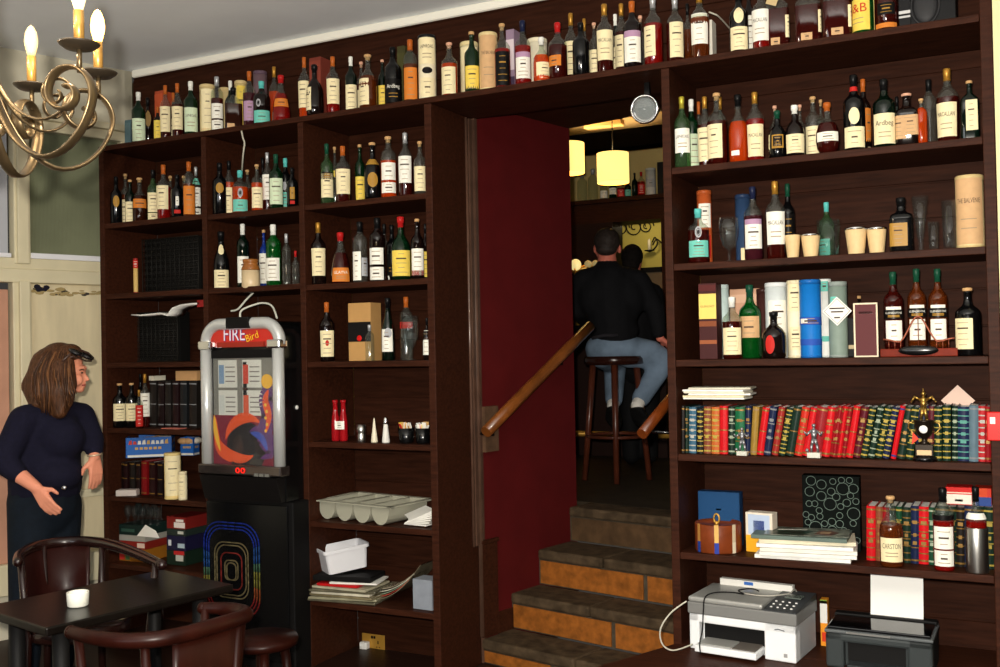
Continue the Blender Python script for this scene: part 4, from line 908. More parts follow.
def printer_black():
    h=.168; zt=PZ+h; fl=at_z(825,624.6,zt); fr_=at_z(932,636,zt); br=at_z(946,622,zt); W=(fr_-fl).length; Dp=min(.34,max(.26,(br-fr_).length)); a=math.atan2(fr_.y-fl.y,fr_.x-fl.x)
    t=thing('printer','dark grey inkjet printer with a blank sheet in its feeder','printer',(fl.x,fl.y,PZ+.0008),a)
    b=M(); b.box((0,0,0),(.07,Dp,h-.03)); b.box((W-.09,0,0),(W,Dp,h-.03)); b.box((0,.04,0),(W,Dp,h-.03)); b.box((0,0,h*.62),(W,Dp,h-.03)); b.obj('body',mat('printer_charcoal',(54,59,60),.45),t,bevel=.01)
    M().box((-.004,.0,h-.03),(W+.004,Dp,h-.018)).obj('trim_band',mat('band_grey',(92,96,98),.35),t,bevel=.004)
    M().box((.006,.012,h-.018),(W-.006,Dp-.05,h-.006)).obj('glossy_lid',mat('piano_black',(8,9,11),.08),t,bevel=.004)
    M().box((.08,-.002,h-.027),(W*.62,.002,h-.02)).obj('silver_strip',STEEL,t)
    M().box((.08,.036,.02),(W-.1,.041,h*.6)).obj('paper_slot',BLACKM,t)
    M().box((.085,-.03,.01),(W-.105,.05,.026)).obj('output_tray',mat('tray_dark',(46,50,52),.45),t,bevel=.003)
    M().box((.0,Dp-.05,h-.02),(W,Dp,h)).obj('feeder',BLACKM,t,bevel=.004)
    w=MW
    RZ=Matrix.Translation(V3((fl.x,fl.y,PZ+.0008)))@Matrix.Rotation(a,4,'Z'); Y=Dp-.03
    P=RZ@V3((W*.6,Y,h)); xa=W*.6+(x_of(870.5,P.y,P.z)-P.x); xb_=W*.6+(x_of(923.5,P.y,P.z)-P.x); zt=z_of(573,P.x,P.y+.04)
    T=Matrix.Translation((xa,Y,h-.012))@Matrix.Rotation(-.16,4,'X')
    o=M().box((0,0,0),(xb_-xa,.0012,zt-PZ-h+.02),T=RZ@T).obj('paper_sheet',mat('bright_paper',(244,244,240),.7)); tag(o,'blank white sheet standing in the dark printer feeder','paper')
    return t
printer_black()
C_(None,'',None,824.5,600,7,.2,.05,(236,150,40),[(.5,.98,(226,226,220)),(.1,.3,(210,60,30),None,None,.6),(.92,1,(120,160,60))],'orange and white packet standing between the two printers',base=PZ)
x=x_of(976,.1,PZ); tag(M().lathe([(.014,0),(.014,.01),(.01,.016),(.001,.016)],(x,.08,PZ+.0008),14).obj('teal_cap',mat('teal_cap',(40,120,120),.4)),'tiny teal cap lying right of the dark printer','cap')
# red call point on the right post, headlamp
P=at_y(995.5,426,0); t=thing('call_point','red wall mounted alarm box on the right upright','alarm box',(P.x,-.0,P.z))
M().box((-.03,-.022,-.055),(.05,-.0005,.055)).obj('box',REDPL,t,bevel=.004); M().box((-.018,-.024,.01),(.0,-.022,.035)).obj('white_label',WHITE,t)
# cables on the top shelf
pts=[at_y(709,12,.1),at_y(714,14,.1),at_y(718,16,.12),at_y(724,22,.2),at_y(730,29,.3)]
tag(M().tube(smooth_path(pts),.0035,8).obj('white_cable',mat('cable_white',(190,186,170),.5)),'white cord drooping behind bottles on the top shelf at right','cord')
pts=[at_y(241.5,131,-.004),at_y(243,138,-.008),at_y(244.5,143,-.01),at_y(243.5,152,-.006),at_y(242.5,163,.03),at_y(242,172,.1)]
tag(M().tube(smooth_path(pts),.0045,8).obj('white_cable',mat('cable_white',(190,186,170),.5)),'white cord hanging from the top shelf above the jukebox','cord')
# ============================================================ jukebox and stand
def jukebox():
    yf=-.14; xl=x_of(203.5,yf,1.8); xr=x_of(285.5,yf,1.8); W=xr-xl; cx=(xl+xr)/2
    zz=lambda v:z_of(v,cx,yf)
    zt=zz(318); zb=zz(500); zc=zz(470)
    t=thing('jukebox','wall jukebox with chrome arch and red lit header between the bookcase bays','jukebox',(cx,yf,zb)); 
    o=-zb; Wh=W/2
    def arch(w,top,z0,r,n=8):
        p=[(-w,z0)]+[(-w+r-r*math.cos(a),top-r+r*math.sin(a)) for a in [PI/2*i/n for i in range(n+1)]]+[(w-r+r*math.sin(a),top-r+r*math.cos(a)) for a in [PI/2*i/n for i in range(n+1)]]+[(w,z0)]
        return p
    X=Matrix.Rotation(PI/2,4,'X')   # (x,y)->(x,z), extrude toward -y
    sv=mat('jukebox_silver',(206,208,206),.25,metal=.35); 
    def plate(poly,y0,y1,mi=0,mb=None): 
        b=mb or M(); return b.prism([(a,c+o) for a,c in poly],-y1,-y0,mi,T=X)
    plate(arch(Wh-.012,zt-.02,zb,.1),.0,.34).obj('body',BLACK,t)
    M().tube([(a,-.012,c+o) for a,c in arch(Wh-.03,zt-.03,zz(345),.1)],.032,12).obj('chrome_arch',sv,t)
    hd=plate(arch(Wh-.05,zt-.055,zz(346),.085),-.014,.01).obj('red_header',mat('jukebox_red',(196,34,22),.3,coat=.4),t)
    hz=(zz(334)+o); T=Matrix.Translation((-.05,-.0165,hz))@X
    b=M(); flat_text(b,'FIRE',.148,T@Matrix.Translation((.004,-.003,-.0012)),1,1.15); flat_text(b,'FIRE',.145,T,0,1.15); flat_text(b,'Bird',.085,Matrix.Translation((.07,-.0175,hz-.014))@X@Matrix.Rotation(.3,4,'Z'),2)
    b.obj('name_lettering',[mat('lettering_white',(236,226,240),.4),mat('lettering_purple',(86,40,130),.4),mat('lettering_yellow',(240,200,50),.4)],hd)
    M().box((-.08,-.05,zt+o-.055),(.075,-.0,zt+o+.004)).obj('top_clip',BLACKM,t,bevel=.004)
    for s in (-1,1):
        M().box((s*Wh-(.09 if s>0 else 0),-.05,zz(349)+o),(s*Wh+(.09 if s<0 else 0),.02,zz(340)+o)).obj('chrome_corner',CHROME,t,bevel=.01)
        M().tube([(s*(Wh-.035),-.02,zz(349)+o),(s*(Wh-.035),-.02,zz(465)+o)],.031,14).obj('side_pillar',sv,t)
    M().box((-Wh+.12,-.03,zz(347)+o),(Wh-.12,0.0,zz(342)+o)).obj('header_rail',mat('rail_red',(150,40,26),.3),t)
    M().box((-Wh+.07,-.02,zz(358)+o),(Wh-.07,0,zz(350)+o)).obj('dark_band',BLACKM,t)
    iw=Wh-.07; z0=zz(464)+o; z1=zz(358)+o
    bk=M(); bk.box((-iw,-.006,z0),(iw,0,z1)); dbk=bk.obj('display_back',mat('display_grey',(120,120,112),.5),t)
    for i in range(2):
        for j in range(2):
            x0=-iw+.04+i*.165; zc0=z1-.155-j*.16
            c=M(); c.box((x0,-.012,zc0),(x0+.125,-.006,zc0+.145),0); c.box((x0+.006,-.0135,zc0+.02),(x0+.04,-.012,zc0+.12),1)
            for q in range(4): c.box((x0+.05,-.0135,zc0+.03+q*.025),(x0+.115,-.012,zc0+.036+q*.025),2)
            c.obj('title_card',[mat('card_pale',(214,216,206),.5),mat('card_%d'%(i*2+j),[(120,150,180),(200,206,200),(200,70,50),(206,90,60)][i*2+j],.5),mat('card_ink',(120,116,110),.6)],dbk)
    M().box((-.0,-.012,z0+.2),(.026,-.006,z1-.02)).obj('centre_spine',mat('spine_brown',(70,46,38),.5),t)
    # flame artwork
    art=M(); yA=-.014; zm=z0+(z1-z0)*.46
    def poly(pts,mi,dy=0): art.add([(a,yA-dy,c) for a,c in pts],[tuple(range(len(pts)))],mi)
    poly([(-iw,z0),(iw,z0),(iw,zm),(-iw,zm)],0)
    q=z1-z0
    circ=lambda cx,cz,r,a0,a1,n=18:[(cx+r*math.cos(a0+(a1-a0)*i/n),cz+r*math.sin(a0+(a1-a0)*i/n)) for i in range(n+1)]
    poly(circ(0.02,z0+.16*q,.135,0,2*PI)[:-1],1,.001)
    def band(pts,w,mi,dy):
        if len(pts)<12:
            Q=[]
            for i in range(len(pts)-1):
                g=[V3((*pts[max(0,min(len(pts)-1,i+e))],0)) for e in(-1,0,1,2)]
                for j in range(6): s=j/6; q_=.5*((2*g[1])+(g[2]-g[0])*s+(2*g[0]-5*g[1]+4*g[2]-g[3])*s*s+(3*g[1]-g[0]-3*g[2]+g[3])*s**3); Q.append((q_.x,q_.y))
            pts=Q+[pts[-1]]
        n=len(pts)
        for i in range(n-1):
            a=V3((pts[i][0],0,pts[i][1]));b=V3((pts[i+1][0],0,pts[i+1][1])); d=(b-a).normalized(); nn=V3((-d.z,0,d.x)); w0_=w*math.sin(PI*(i+.3)/(n)); w1=w*math.sin(PI*(i+1.3)/n)
            art.add([(a.x-nn.x*w0_,yA-dy,a.z-nn.z*w0_),(b.x-nn.x*w1,yA-dy,b.z-nn.z*w1),(b.x+nn.x*w1,yA-dy,b.z+nn.z*w1),(a.x+nn.x*w0_,yA-dy,a.z+nn.z*w0_)],[(0,1,2,3)],mi)
    band(circ(.03,z0+.16*q,.155,2.9,1.0),.03,2,.002); band(circ(-.01,z0+.34*q,.16,3.6,5.2),.028,2,.0025); band([(-iw+.02,zm-.01),(-iw+.03,z0+.22*q),(-iw+.06,z0+.1*q),(-.08,z0+.02*q)],.024,2,.002)
    band([(-iw+.012,zm),(-iw+.02,z0+.3*q),(-iw+.05,z0+.12*q)],.014,3,.003)
    xs=iw-.055
    band([(xs-.04,z0+.06*q),(xs+.03,z0+.12*q),(xs-.02,z0+.26*q),(xs+.02,z0+.45*q),(xs-.0,z0+.62*q),(xs+.03,z0+.74*q),(xs+.0,z0+.8*q)],.05,4,.003)
    band([(xs,z0+.3*q),(xs+.02,z0+.45*q),(xs+.0,z0+.6*q),(xs+.02,z0+.7*q)],.022,2,.004); band(circ(.1,z0+.16*q,.1,2.2,-.6),.024,4,.0035); band([(.05,z0+.3*q),(.12,z0+.26*q),(.16,z0+.14*q)],.02,5,.004)
    poly(circ(xs+.012,z0+.78*q,.038,0,2*PI)[:-1],3,.004)
    for i in range(5): poly(circ(xs+.0+.008*(i%2),z0+(.32+.06*i)*q,.009,0,2*PI,8)[:-1],3,.005)
    art.obj('flame_artwork',[mat('art_maroon',(118,20,44),.35),mat('art_black',(16,12,14),.3),mat('art_orange',(226,84,34),.4),mat('art_yellow',(230,176,50),.4),mat('art_purple',(92,50,110),.4),mat('art_blue',(60,80,170),.4)],t)
    M().box((-iw,-.03,z0-.0),(iw,-.0275,z1)).obj('glass_front',glassmat('display_glass',(220,220,220),.02,(250,250,250),.03),t)
    M().box((-Wh,-.06,zz(474)+o),(Wh,.02,zz(464)+o)).obj('chrome_sill',mat('dark_chrome',(120,110,106),.2,metal=.9),t,bevel=.008)
    dg=M()
    for i in range(2): dg.tube([(.0+i*.035+.012*math.cos(a),-.064,zz(469)+o+.012*math.sin(a)) for a in [2*PI*k/10 for k in range(10)]],.0035,5,closed=True)
    dg.obj('red_readout',mat('red_led',(255,40,30),.4,emit=.5),t)
    kpp=M().add([(-Wh+.02,-.07,zz(475)+o),(Wh-.02,-.07,zz(475)+o),(Wh-.02,-.03,0),(-Wh+.02,-.03,0),(-Wh+.02,.0,zz(475)+o),(Wh-.02,0,zz(475)+o),(Wh-.02,0,0),(-Wh+.02,0,0)],[(0,3,2,1),(0,1,5,4),(3,7,6,2),(0,4,7,3),(1,2,6,5)]).obj('keypad_panel',mat('keypad_black',(18,16,16),.3),t)
    kp=M()
    for i in range(3):
        for j in range(4): kp.box((.11+i*.035,-.066+j*.008,-.0+.04+(3-j)*.032),(.135+i*.035,-.04,.055+(3-j)*.032))
    kp.obj('keypad_buttons',mat('button_grey',(110,110,104),.4),kpp)
    M().lathe([(.011,0),(.011,.006),(.004,.008)],n=12,T=Matrix.Translation((Wh-.01,.09,zz(408)+o))@Matrix.Rotation(PI/2,4,'Y')).obj('side_lock',WHITE,t)
    # stand
    s=thing('jukebox_stand','black jukebox stand with rainbow arch panel under the jukebox','cabinet',(cx,yf,0))
    M().box((-Wh-.005,.012,0),(Wh+.02,.4,zb-.002)).obj('cabinet_body',BLACKM,s,bevel=.006)
    M().box((-Wh+.0,.0,.05),(Wh-.01,.014,zb-.02)).obj('front_panel',BLACK,s,bevel=.004)
    cxr=x_of(231,yf,.7)-cx; 
    cols=[(18,36,112),(24,58,110),(54,84,66),(96,94,40),(112,56,26),(104,22,22)]
    rmats=[mat('neon_%d'%i,c,.5,spec=.1) for i,c in enumerate(cols)]
    def ring(w,zlo,zhi,r,mats_of):
        b=M(); P=[]; n=8
        for (sx,sz,a0) in ((1,1,0),(-1,1,PI/2),(-1,-1,PI),(1,-1,1.5*PI)):
            for i in range(n+1): a=a0+PI/2*i/n; P.append((cxr+sx*(w-r)+r*math.cos(a),(zhi-r if sz>0 else zlo+r)+r*math.sin(a)))
        Q=[]
        for a,b2 in zip(P,P[1:]+P[:1]):
            k=max(1,int(math.dist(a,b2)/.04)); Q+=[(a[0]+(b2[0]-a[0])*i/k,a[1]+(b2[1]-a[1])*i/k) for i in range(k)]
        for a,b2 in zip(Q,Q[1:]+Q[:1]): b.tube([(a[0],-.001,a[1]),(b2[0],-.001,b2[1])],.0042,5,mats_of((a[1]-zlo)/(zhi-zlo)))
        return b
    f=lambda q:0 if q>.72 else 1 if q>.55 else 2 if q>.42 else 3 if q>.28 else 4 if q>.16 else 5
    wo=(x_of(258,yf,.7)-x_of(203,yf,.7))/2; z1=z_of(524,cx,yf); z0=z_of(618,cx,yf)
    for i,k in enumerate((0,.018,.034)): ring(wo-k,z0+k,z1-k,.11-k*.6,f).obj('rainbow_arch',rmats,s)
    cr=[mat('neon_cream',(88,80,56),.5,spec=.1)]; rr=[mat('neon_red',(96,28,24),.5,spec=.1)]
    for i,k in enumerate((.075,.09)): ring(wo-k,z0+k+.02,z1-k-.03,.06,lambda q:0).obj('cream_arch',cr,s)
    ring(wo-.118,z0+.14,z1-.16,.04,lambda q:0).obj('red_arch',rr,s)
    for k in (.145,.158): ring(wo-k,z0+.19,z1-.2-(k-.145),.025,lambda q:0).obj('cream_arch',cr,s)
jukebox()
q=[at_y(241,322,.0),at_y(240.5,312,.02),at_y(248,307,.05),at_y(262,303,.1),at_y(272,306,.1),at_y(277,318,.06)]
tag(M().tube(smooth_path(q),.0055,8).obj('white_cable',mat('cord_white',(214,214,200),.5)),'white cord arching over the top of the jukebox','cord')
q=[at_y(231,311,.1),at_y(238,309,.09),at_y(246,300,.1),at_y(254,292,.12)]
tag(M().tube(smooth_path(q),.0055,8).obj('white_cable',mat('cord_white',(214,214,200),.5)),'short white cord rising from the jukebox to the shelf','cord')
# ============================================================ window bay contents
WIRE=mat('black_wire_grid',(34,32,28),.5)
def grid(sk,u0,u1,v0,y,look):
    z=SZ[sk]+(.012 if sk=='3' else 0); x0=x_of(u0,y,z); x1=x_of(u1,y,z); W=x1-x0; h=z_of(v0,(x0+x1)/2,y)-z
    t=thing('wire_rack',look,'rack',(x0,y,z+.0008)); 
    fm=M(); fm.tube([(0,0,.004),(W,0,.004),(W,0,h),(0,0,h)],.004,6,closed=True); fm.obj('rack_frame',WIRE,t)
    g=M(); nx=max(4,int(W/.035)); nz=max(4,int(h/.035))
    for i in range(1,nx): g.tube([(W*i/nx,0,.004),(W*i/nx,0,h)],.0022,5)
    for j in range(1,nz): g.tube([(0,.002,h*j/nz),(W,.002,h*j/nz)],.0022,5)
    for i in range(nx):
        for j in range(nz):
            if (i+j)%1==0: g.tube([(W*(i+.5)/nx+.009*math.cos(a),.002,h*(j+.5)/nz+.009*math.sin(a)) for a in [2*PI*k/6 for k in range(6)]],.0018,4,closed=True)
    g.obj('wire_grid',WIRE,t)
    M().box((.0,.02,.002),(W,.1,h)).obj('rack_back',mat('rack_dark',(13,12,11),.7),t)
grid('3',143,199,238,.24,'black wire grid rack on the third shelf in window bay')
grid('A4',114,178,313,.24,'black wire grid rack under a curled white sheet in the window bay')
tubebox('3','on third shelf in window bay',GR,136,258.5,4.5,.1,(214,180,110),(150,40,34),'r.72-.95^80','slim tan and red tube',base=SZ['3']+.012)
# curled sheet on grid
zA=SZ['A4']+.265
pr=[(131,315.5),(140,316),(150,315),(160,314),(167,316),(169,313),(172,309),(180,306),(190,304.5),(199,304)]
b=M(); P0=[at_y(u,v,.1) for u,v in pr]; P1=[p+V3((0,.13,.0)) for p in P0]; k=len(pr)
vs=P0+P1+[p+V3((0,0,.008)) for p in P0]+[p+V3((0,0,.006)) for p in P1]
b.add(vs,[(i,i+1,k+i+1,k+i) for i in range(k-1)]+[(2*k+i,3*k+i,3*k+i+1,2*k+i+1) for i in range(k-1)]+[(i,2*k+i,2*k+i+1,i+1) for i in range(k-1)]+[(k+i,k+i+1,3*k+i+1,3*k+i) for i in range(k-1)]+[(0,k,3*k,2*k),(k-1,3*k-1,4*k-1,2*k-1)][:1]+[(k-1,3*k-1,4*k-1,2*k-1)],0,True)
tag(b.obj('curled_sheet',PAPER),'long curled white sheet lying on the lower black wire rack','paper')
p=at_y(201,303.5,.1); tag(M().box((-.03,0,-.02),(.025,.12,.02)).obj('red_packet',mat('dull_red',(150,34,34),.5),loc=p),'small red packet at the end of the curled white sheet','packet')
for i,(u,w,top,col,lk) in enumerate([(153,9,381,DK,'tall black folder, first beside the slim white labelled bottle'),(161,8,382,(26,14,15),'tall dark maroon folder, second'),(168,8,381,DK,'tall black folder right of first maroon one'),(175.5,8,381,(30,14,16),'tall dark maroon folder under the tan board'),(183.5,9,381,(26,28,30),'grey black folder under the tan board'),(193,10,381,DK,'wide black folder nearest the jukebox')]):
    book('A5',u,u,w,top,col,lk,y=.12,dp=.2,grp='dark folders',bands=3,gc='s',ph='in window bay')
loosebox(186,.11,381,371,28,.16,(196,152,104),[],'tan board lying on the dark folders left of the jukebox',SZ['A5']+.2735)
loosebox(151,.13,380.5,376,6,.1,(226,220,200),[],'small white pad on top of first dark folder',SZ['A5']+.2735)
tag(M().box((-.06,-.03,0),(.08,.03,.004)).obj('paper_slip',mat('faded_red_paper',(190,110,96),.6),loc=(x_of(170,.03,SZ['A5']),.05,SZ['A5']+.001)),'flat reddish paper slip before the dark folders','paper')
for i,(u,w,top,col,lk) in enumerate([(118,7,462,(22,13,13),'dark brown book, first at window end'),(125,7,463,(32,14,15),'dark maroon book, second from window end'),(132,7,462,DK,'black book left of the red one'),(144,7.5,461,(116,16,20),'plain red book under the blue carton'),(138,6,463,(28,14,14),'dark maroon book just left of the red one'),(152,8,462,(36,15,16),'maroon book right of the red one'),(160,7,463,(22,13,14),'blackish maroon book behind the larger beige tube')]):
    book('A6',u,u,w,top,col,lk,y=.1,dp=.16,grp='dark books under blue carton',bands=3,ph='in window bay')
def bluebox(u0,u1,vb,vt,look,base,rot,y):
    z=base; xc=x_of((u0+u1)/2,y,z); W=(u1-u0)*depth((xc,y,z))/F; h=z_of(vt,xc,y)-z
    t=thing('snack_carton',look,'box',(xc,y,z+.0008),rot)
    bl=mat('carton_blue',(36,96,176),.45); a=W*.72; b_=W*.6
    m=M()
    for p in (((-a/2,-b_/2,0),(a/2,-b_/2+.004,h)),((-a/2,b_/2-.004,0),(a/2,b_/2,h)),((-a/2,-b_/2,0),(-a/2+.004,b_/2,h)),((a/2-.004,-b_/2,0),(a/2,b_/2,h)),((-a/2,-b_/2,0),(a/2,b_/2,.004))): m.box(*p)
    m.obj('carton_body',bl,t)
    X=Matrix.Rotation(PI/2,4,'X')
    pr=M()
    for k in range(2):
        T=(Matrix.Translation((0,-b_/2-.001,0)) if k==0 else Matrix.Translation((a/2+.001,0,0))@Matrix.Rotation(PI/2,4,'Z'))
        ww=(a if k==0 else b_)
        pr.add([T@V3(p) for p in ((-ww*.46,0,.003),(ww*.46,0,.003),(ww*.46,0,h*.14),(-ww*.46,0,h*.14))],[(0,1,2,3)],0)
        rr=random.Random(k)
        for i in range(9): 
            x0=-ww*.44+ww*.88*i/9; pr.add([T@V3(p) for p in ((x0,0,h*.66),(x0+ww*.08,0,h*.66),(x0+ww*.07,0,h*(.8+.1*rr.random())),(x0+.004,0,h*.84))],[(0,1,2,3)],rr.choice((0,1,0,2)))
        for i in range(6):
            x0=-ww*.3+ww*.6*i/6; pr.add([T@V3(p) for p in ((x0,0,h*.4),(x0+ww*.07,0,h*.4),(x0+ww*.07,0,h*.52),(x0,0,h*.52))],[(0,1,2,3)],1)
    pr.obj('printed_graphics',[mat('carton_white',(220,220,214),.5),mat('carton_gold',(200,160,90),.5),mat('carton_red',(190,60,50),.5)],t)
    fi=M(); rr=random.Random(2)
    for i in range(10): fi.ball((rr.uniform(-a*.35,a*.35),rr.uniform(-b_*.35,b_*.35),h*.8),(.04,.035,.022),i%2,10)
    fi.obj('snack_bags',[mat('bag_white',(214,206,190),.4),mat('bag_tan',(206,160,110),.4)],t)
bluebox(121,181,461,436,'open blue snack carton on the dark books left of the jukebox',SZ['A6']+.2185,.7,.215)
bluebox(180,200,461,437,'second crumpled blue carton squeezed beside the jukebox',SZ['A6']+.2185,.3,.31)
tag(M().box((-.06,-.035,0),(.06,.035,.035)).obj('card_pack',mat('pale_pack',(206,196,190),.5),loc=(x_of(126,.035,SZ['A6']),.05,SZ['A6']+.001),rot=(0,0,.5),bevel=.003),'pale pack lying before the dark books at the window end','packet')
# games shelf
z7=SZ['A7']
def slab(u,w,v1,v0,y,dp,col,look,panels=(),rot=0,name='board_game'):
    x=x_of(u,y,z7); base=z_of(v1,x,y); return loosebox(u,y,v1,v0,w,dp,col,list(panels),look,base,rot)
stk=z7+.0
def stackbox(u,w,y,dp,items,rot=0):
    z=z7+.0008
    for h,col,look,pan in items:
        x=x_of(u,y,z); W=w*depth((x,y,z))/F; x=fit_bay(x,W/2+.003,z,y)
        t=thing('game_box',look,'box',(x,y,z),rot,'games on the low shelf in window bay')
        M().box((-W/2,0,0),(W/2,dp,h-.001)).obj('box_body',mat('game_%d_%d_%d'%col,col,.5),t,bevel=.002)
        for z0,z1,c,x0,x1 in pan: M().box((W*x0,-.0015,h*z0),(W*x1,.0,h*z1)).obj('printed_panel',mat('gp_%d_%d_%d'%c,c,.5),t)
        z+=h
stackbox(176,25,.1,.2,[(.085,(22,38,28),'dark green game box at the bottom of the right games stack',[(.3,.7,(190,190,180),.0,.4),(.72,.98,(180,40,40),-.1,.45)]),
  (.085,(26,24,54),'purple blue game box in the middle of the right games stack',[(.3,.7,(210,214,220),-.4,-.25),(.2,.5,(170,190,200),.1,.46)]),
  (.04,(36,46,42),'grey green game box under the red one',[(.3,.7,(200,200,190),.1,.4)]),
  (.07,(120,30,26),'red and white game box on top of the right games stack',[(.1,.55,(230,220,214),-.1,.48),(.6,.8,(236,226,220),.0,.4)])])
stackbox(131,34,.08,.2,[(.075,(150,96,28),'yellow and red game box at the bottom of the left games stack',[(.1,.9,(190,50,44),-.48,-.3),(.1,.8,(70,110,70),-.25,-.1),(.3,.7,(236,200,90),.0,.4)]),
  (.045,(130,36,28),'orange red game box in the left games stack',[(.2,.8,(220,196,180),.2,.48)]),
  (.035,(160,158,150),'flat white game box in the left games stack',[]),
  (.062,(22,40,36),'dark green box the small glasses stand on',[(.3,.6,(50,80,70),-.4,.1)])],rot=.05)
zg=z7+.0008+.2168; rs=random.Random(8)
for i in range(9):
    u=127+i*3.9; y=.12+.08*(i%2); x=fit_bay(x_of(u,y,zg),.03,zg,y); 
    t=thing('shot_glass',['first','second','third','fourth','fifth','sixth','seventh','eighth','ninth'][i]+' small clear glass from the left on the dark green box','glass',(x,y,zg+.0008),0,'small glasses on the dark green box')
    M().lathe([(.016,0),(.016,.006),(.008,.012),(.008,.03),(.019,.045),(.022,.08),(.018,.105),(.016,.105),(.02,.08),(.017,.047),(.001,.036)],n=14).obj('glass_body',GLS,t)
o=M().prism([(-.09,0),(-.02,.07),(.06,.04),(.09,0)],0,.002,T=Matrix.Rotation(PI/2,4,'X')); o=o.obj('white_card',PAPER,loc=(x_of(147,.06,z7+.155),.07,z7+.157)); tag(o,'folded white card leaning on the dark green box of glasses','card')
# ============================================================ third bay low shelves
def tray():
    zr=SZ['C6']+.1; c=[at_z(u,v,zr) for u,v in ((309.5,499.8),(390.5,508),(424.5,499.6),(346,492))]
    X=(c[1]-c[0]); W=X.length; a=math.atan2(X.y,X.x); Dp=.36; h=.1
    t=thing('cutlery_tray','grey plastic cutlery tray with four rounded troughs','tray',(c[0].x,c[0].y,SZ['C6']+.0008),a); m=mat('grey_tray_plastic',(168,166,148),.45)
    b=M(); cw=(W-.07)/4
    for i in range(4):
        x0=.035+cw*i+cw/2; r=cw*.46; n=10
        pr=[(-r,h)]+[(-r*math.cos(PI*k/n),h-.03-(h-.031)*math.sin(PI*k/n)) for k in range(n+1)]+[(r,h)]
        inn=[(p[0]*.93,p[1]+.003 if p[1]<h else p[1]) for p in pr]
        k=len(pr)
        for y0,y1,P in ((.03,Dp-.03,pr),(.033,Dp-.033,inn)):
            b.add([(x0+p[0],y0,p[1]) for p in P]+[(x0+p[0],y1,p[1]) for p in P],[(j,j+1,k+j+1,k+j) for j in range(k-1)]+[tuple(range(k)),tuple(range(k,2*k))],0,False)
        xx=[x0-cw/2,x0-r*.93,x0+r*.93,x0+cw/2]
        b.box((xx[0],.03,h-.004),(xx[1],Dp-.03,h)); b.box((xx[2],.03,h-.004),(xx[3],Dp-.03,h))
    b.obj('troughs',m,t)
    r_=M(); r_.box((0,0,h-.006),(W,.034,h+.001)); r_.box((0,Dp-.034,h-.006),(W,Dp,h+.001)); r_.box((0,0,h-.006),(.036,Dp,h+.001)); r_.box((W-.036,0,h-.006),(W,Dp,h+.001)); r_.obj('rim',m,t,bevel=.002)
tray()
zc=SZ['C6']; x=x_of(421,.1,zc); t=thing('napkin_stack','pile of white folded napkins at the right end of the tray shelf','napkins',(x,.12,zc+.0008),.3)
for i in range(7): M().prism([(-.075,-.06),(.06,-.07),(.07,.07),(-.05,.08)],.009*i,.009*i+.006,T=Matrix.Rotation(.16*i-.3,4,'Z')@Matrix.Rotation(-.09*i*.6,4,'Y')@Matrix.Translation((0,0,.006))).obj('napkin',PAPER,t)
z=SZ['C7']; 
x=x_of(349,.1,z); t=thing('folder_pile','pile of plastic wrapped papers on lowest shelf beside the socket','papers',(x,.12,z+.0008),.12)
for i,(c,w) in enumerate([((96,92,76),.4),((150,146,120),.38),((120,110,84),.4),((196,190,170),.34),((90,86,70),.37),((170,164,140),.33)]):
    M().box((-w/2,-.12,.013*i),(w/2,.12,.013*i+.012),T=Matrix.Rotation(.1*math.sin(i*2.1),4,'Z')).obj('wrapped_papers',mat('wrapped_%d'%i,c,.18,noise=.3,nscale=12),t,bevel=.003)
zt=z+.08; 
t=tag(M().box((-.12,-.09,0),(.12,.09,.012)).obj('red_folder',mat('red_folder',(186,26,30),.4),loc=(x-.02,.1,zt),rot=(0,0,.1)),'red folder under white papers on the plastic wrapped pile','folder')
t=tag(M().box((-.11,-.09,0),(.15,.09,.008)).obj('white_papers',PAPER,loc=(x+.03,.12,zt+.013),rot=(0,0,.25)),'white papers lying across the red folder','papers')
zt2=zt+.022
t=tag(M().box((-.17,-.1,0),(.16,.09,.028)).obj('black_folder',BLACKM,loc=(x-.01,.13,zt2),rot=(0,0,.18),bevel=.004),'black folder carrying the white plastic tub','folder')
zt3=zt2+.029
def tub():
    xc=x_of(341,.12,zt3); h=.125
    t=thing('plastic_tub','open white plastic tub tilted on the black folder','tub',(xc,.15,zt3+.013),0); t.rotation_euler=(.1,0,-.62)
    a,b_=.085,.12; m=M()
    def rr(w,d,r,n=4):
        P=[]
        for sx,sy,a0 in ((1,1,0),(-1,1,PI/2),(-1,-1,PI),(1,-1,1.5*PI)):
            for i in range(n+1): q=a0+PI/2*i/n; P.append((sx*(w-r)+r*math.cos(q),sy*(d-r)+r*math.sin(q)))
        return P
    L=[(.88,0),(.97,h*.86),(1.06,h*.86),(1.06,h),(1.0,h),(.95,h*.9),(.85,.006)]
    k=20; vs=[];fs=[]
    for s_,zz in L: vs+=[(p[0]*s_,p[1]*s_,zz) for p in rr(a,b_,.022)]
    for j in range(len(L)-1): fs+=[(j*k+i,j*k+(i+1)%k,(j+1)*k+(i+1)%k,(j+1)*k+i) for i in range(k)]
    fs+=[tuple(range(k))[::-1],tuple(range(6*k,7*k))]
    m.add(vs,fs); m.obj('tub_body',mat('white_tub',(226,226,230),.35),t)
tub()
xg=x_of(423,.05,z); t=thing('grey_carton','grey blue carton at the right end of the lowest shelf','box',(xg,.05,z+.0008),-.05)
M().box((-.06,0,0),(.055,.1,z_of(580,xg,.05)-z)).obj('box_body',mat('grey_blue_card',(140,146,156),.5,noise=.1),t,bevel=.002)
t=thing('magazine_sheaf','sheaf of curling glossy magazines propped behind the grey carton','magazines',(x_of(408,.2,z),.2,z+.001))
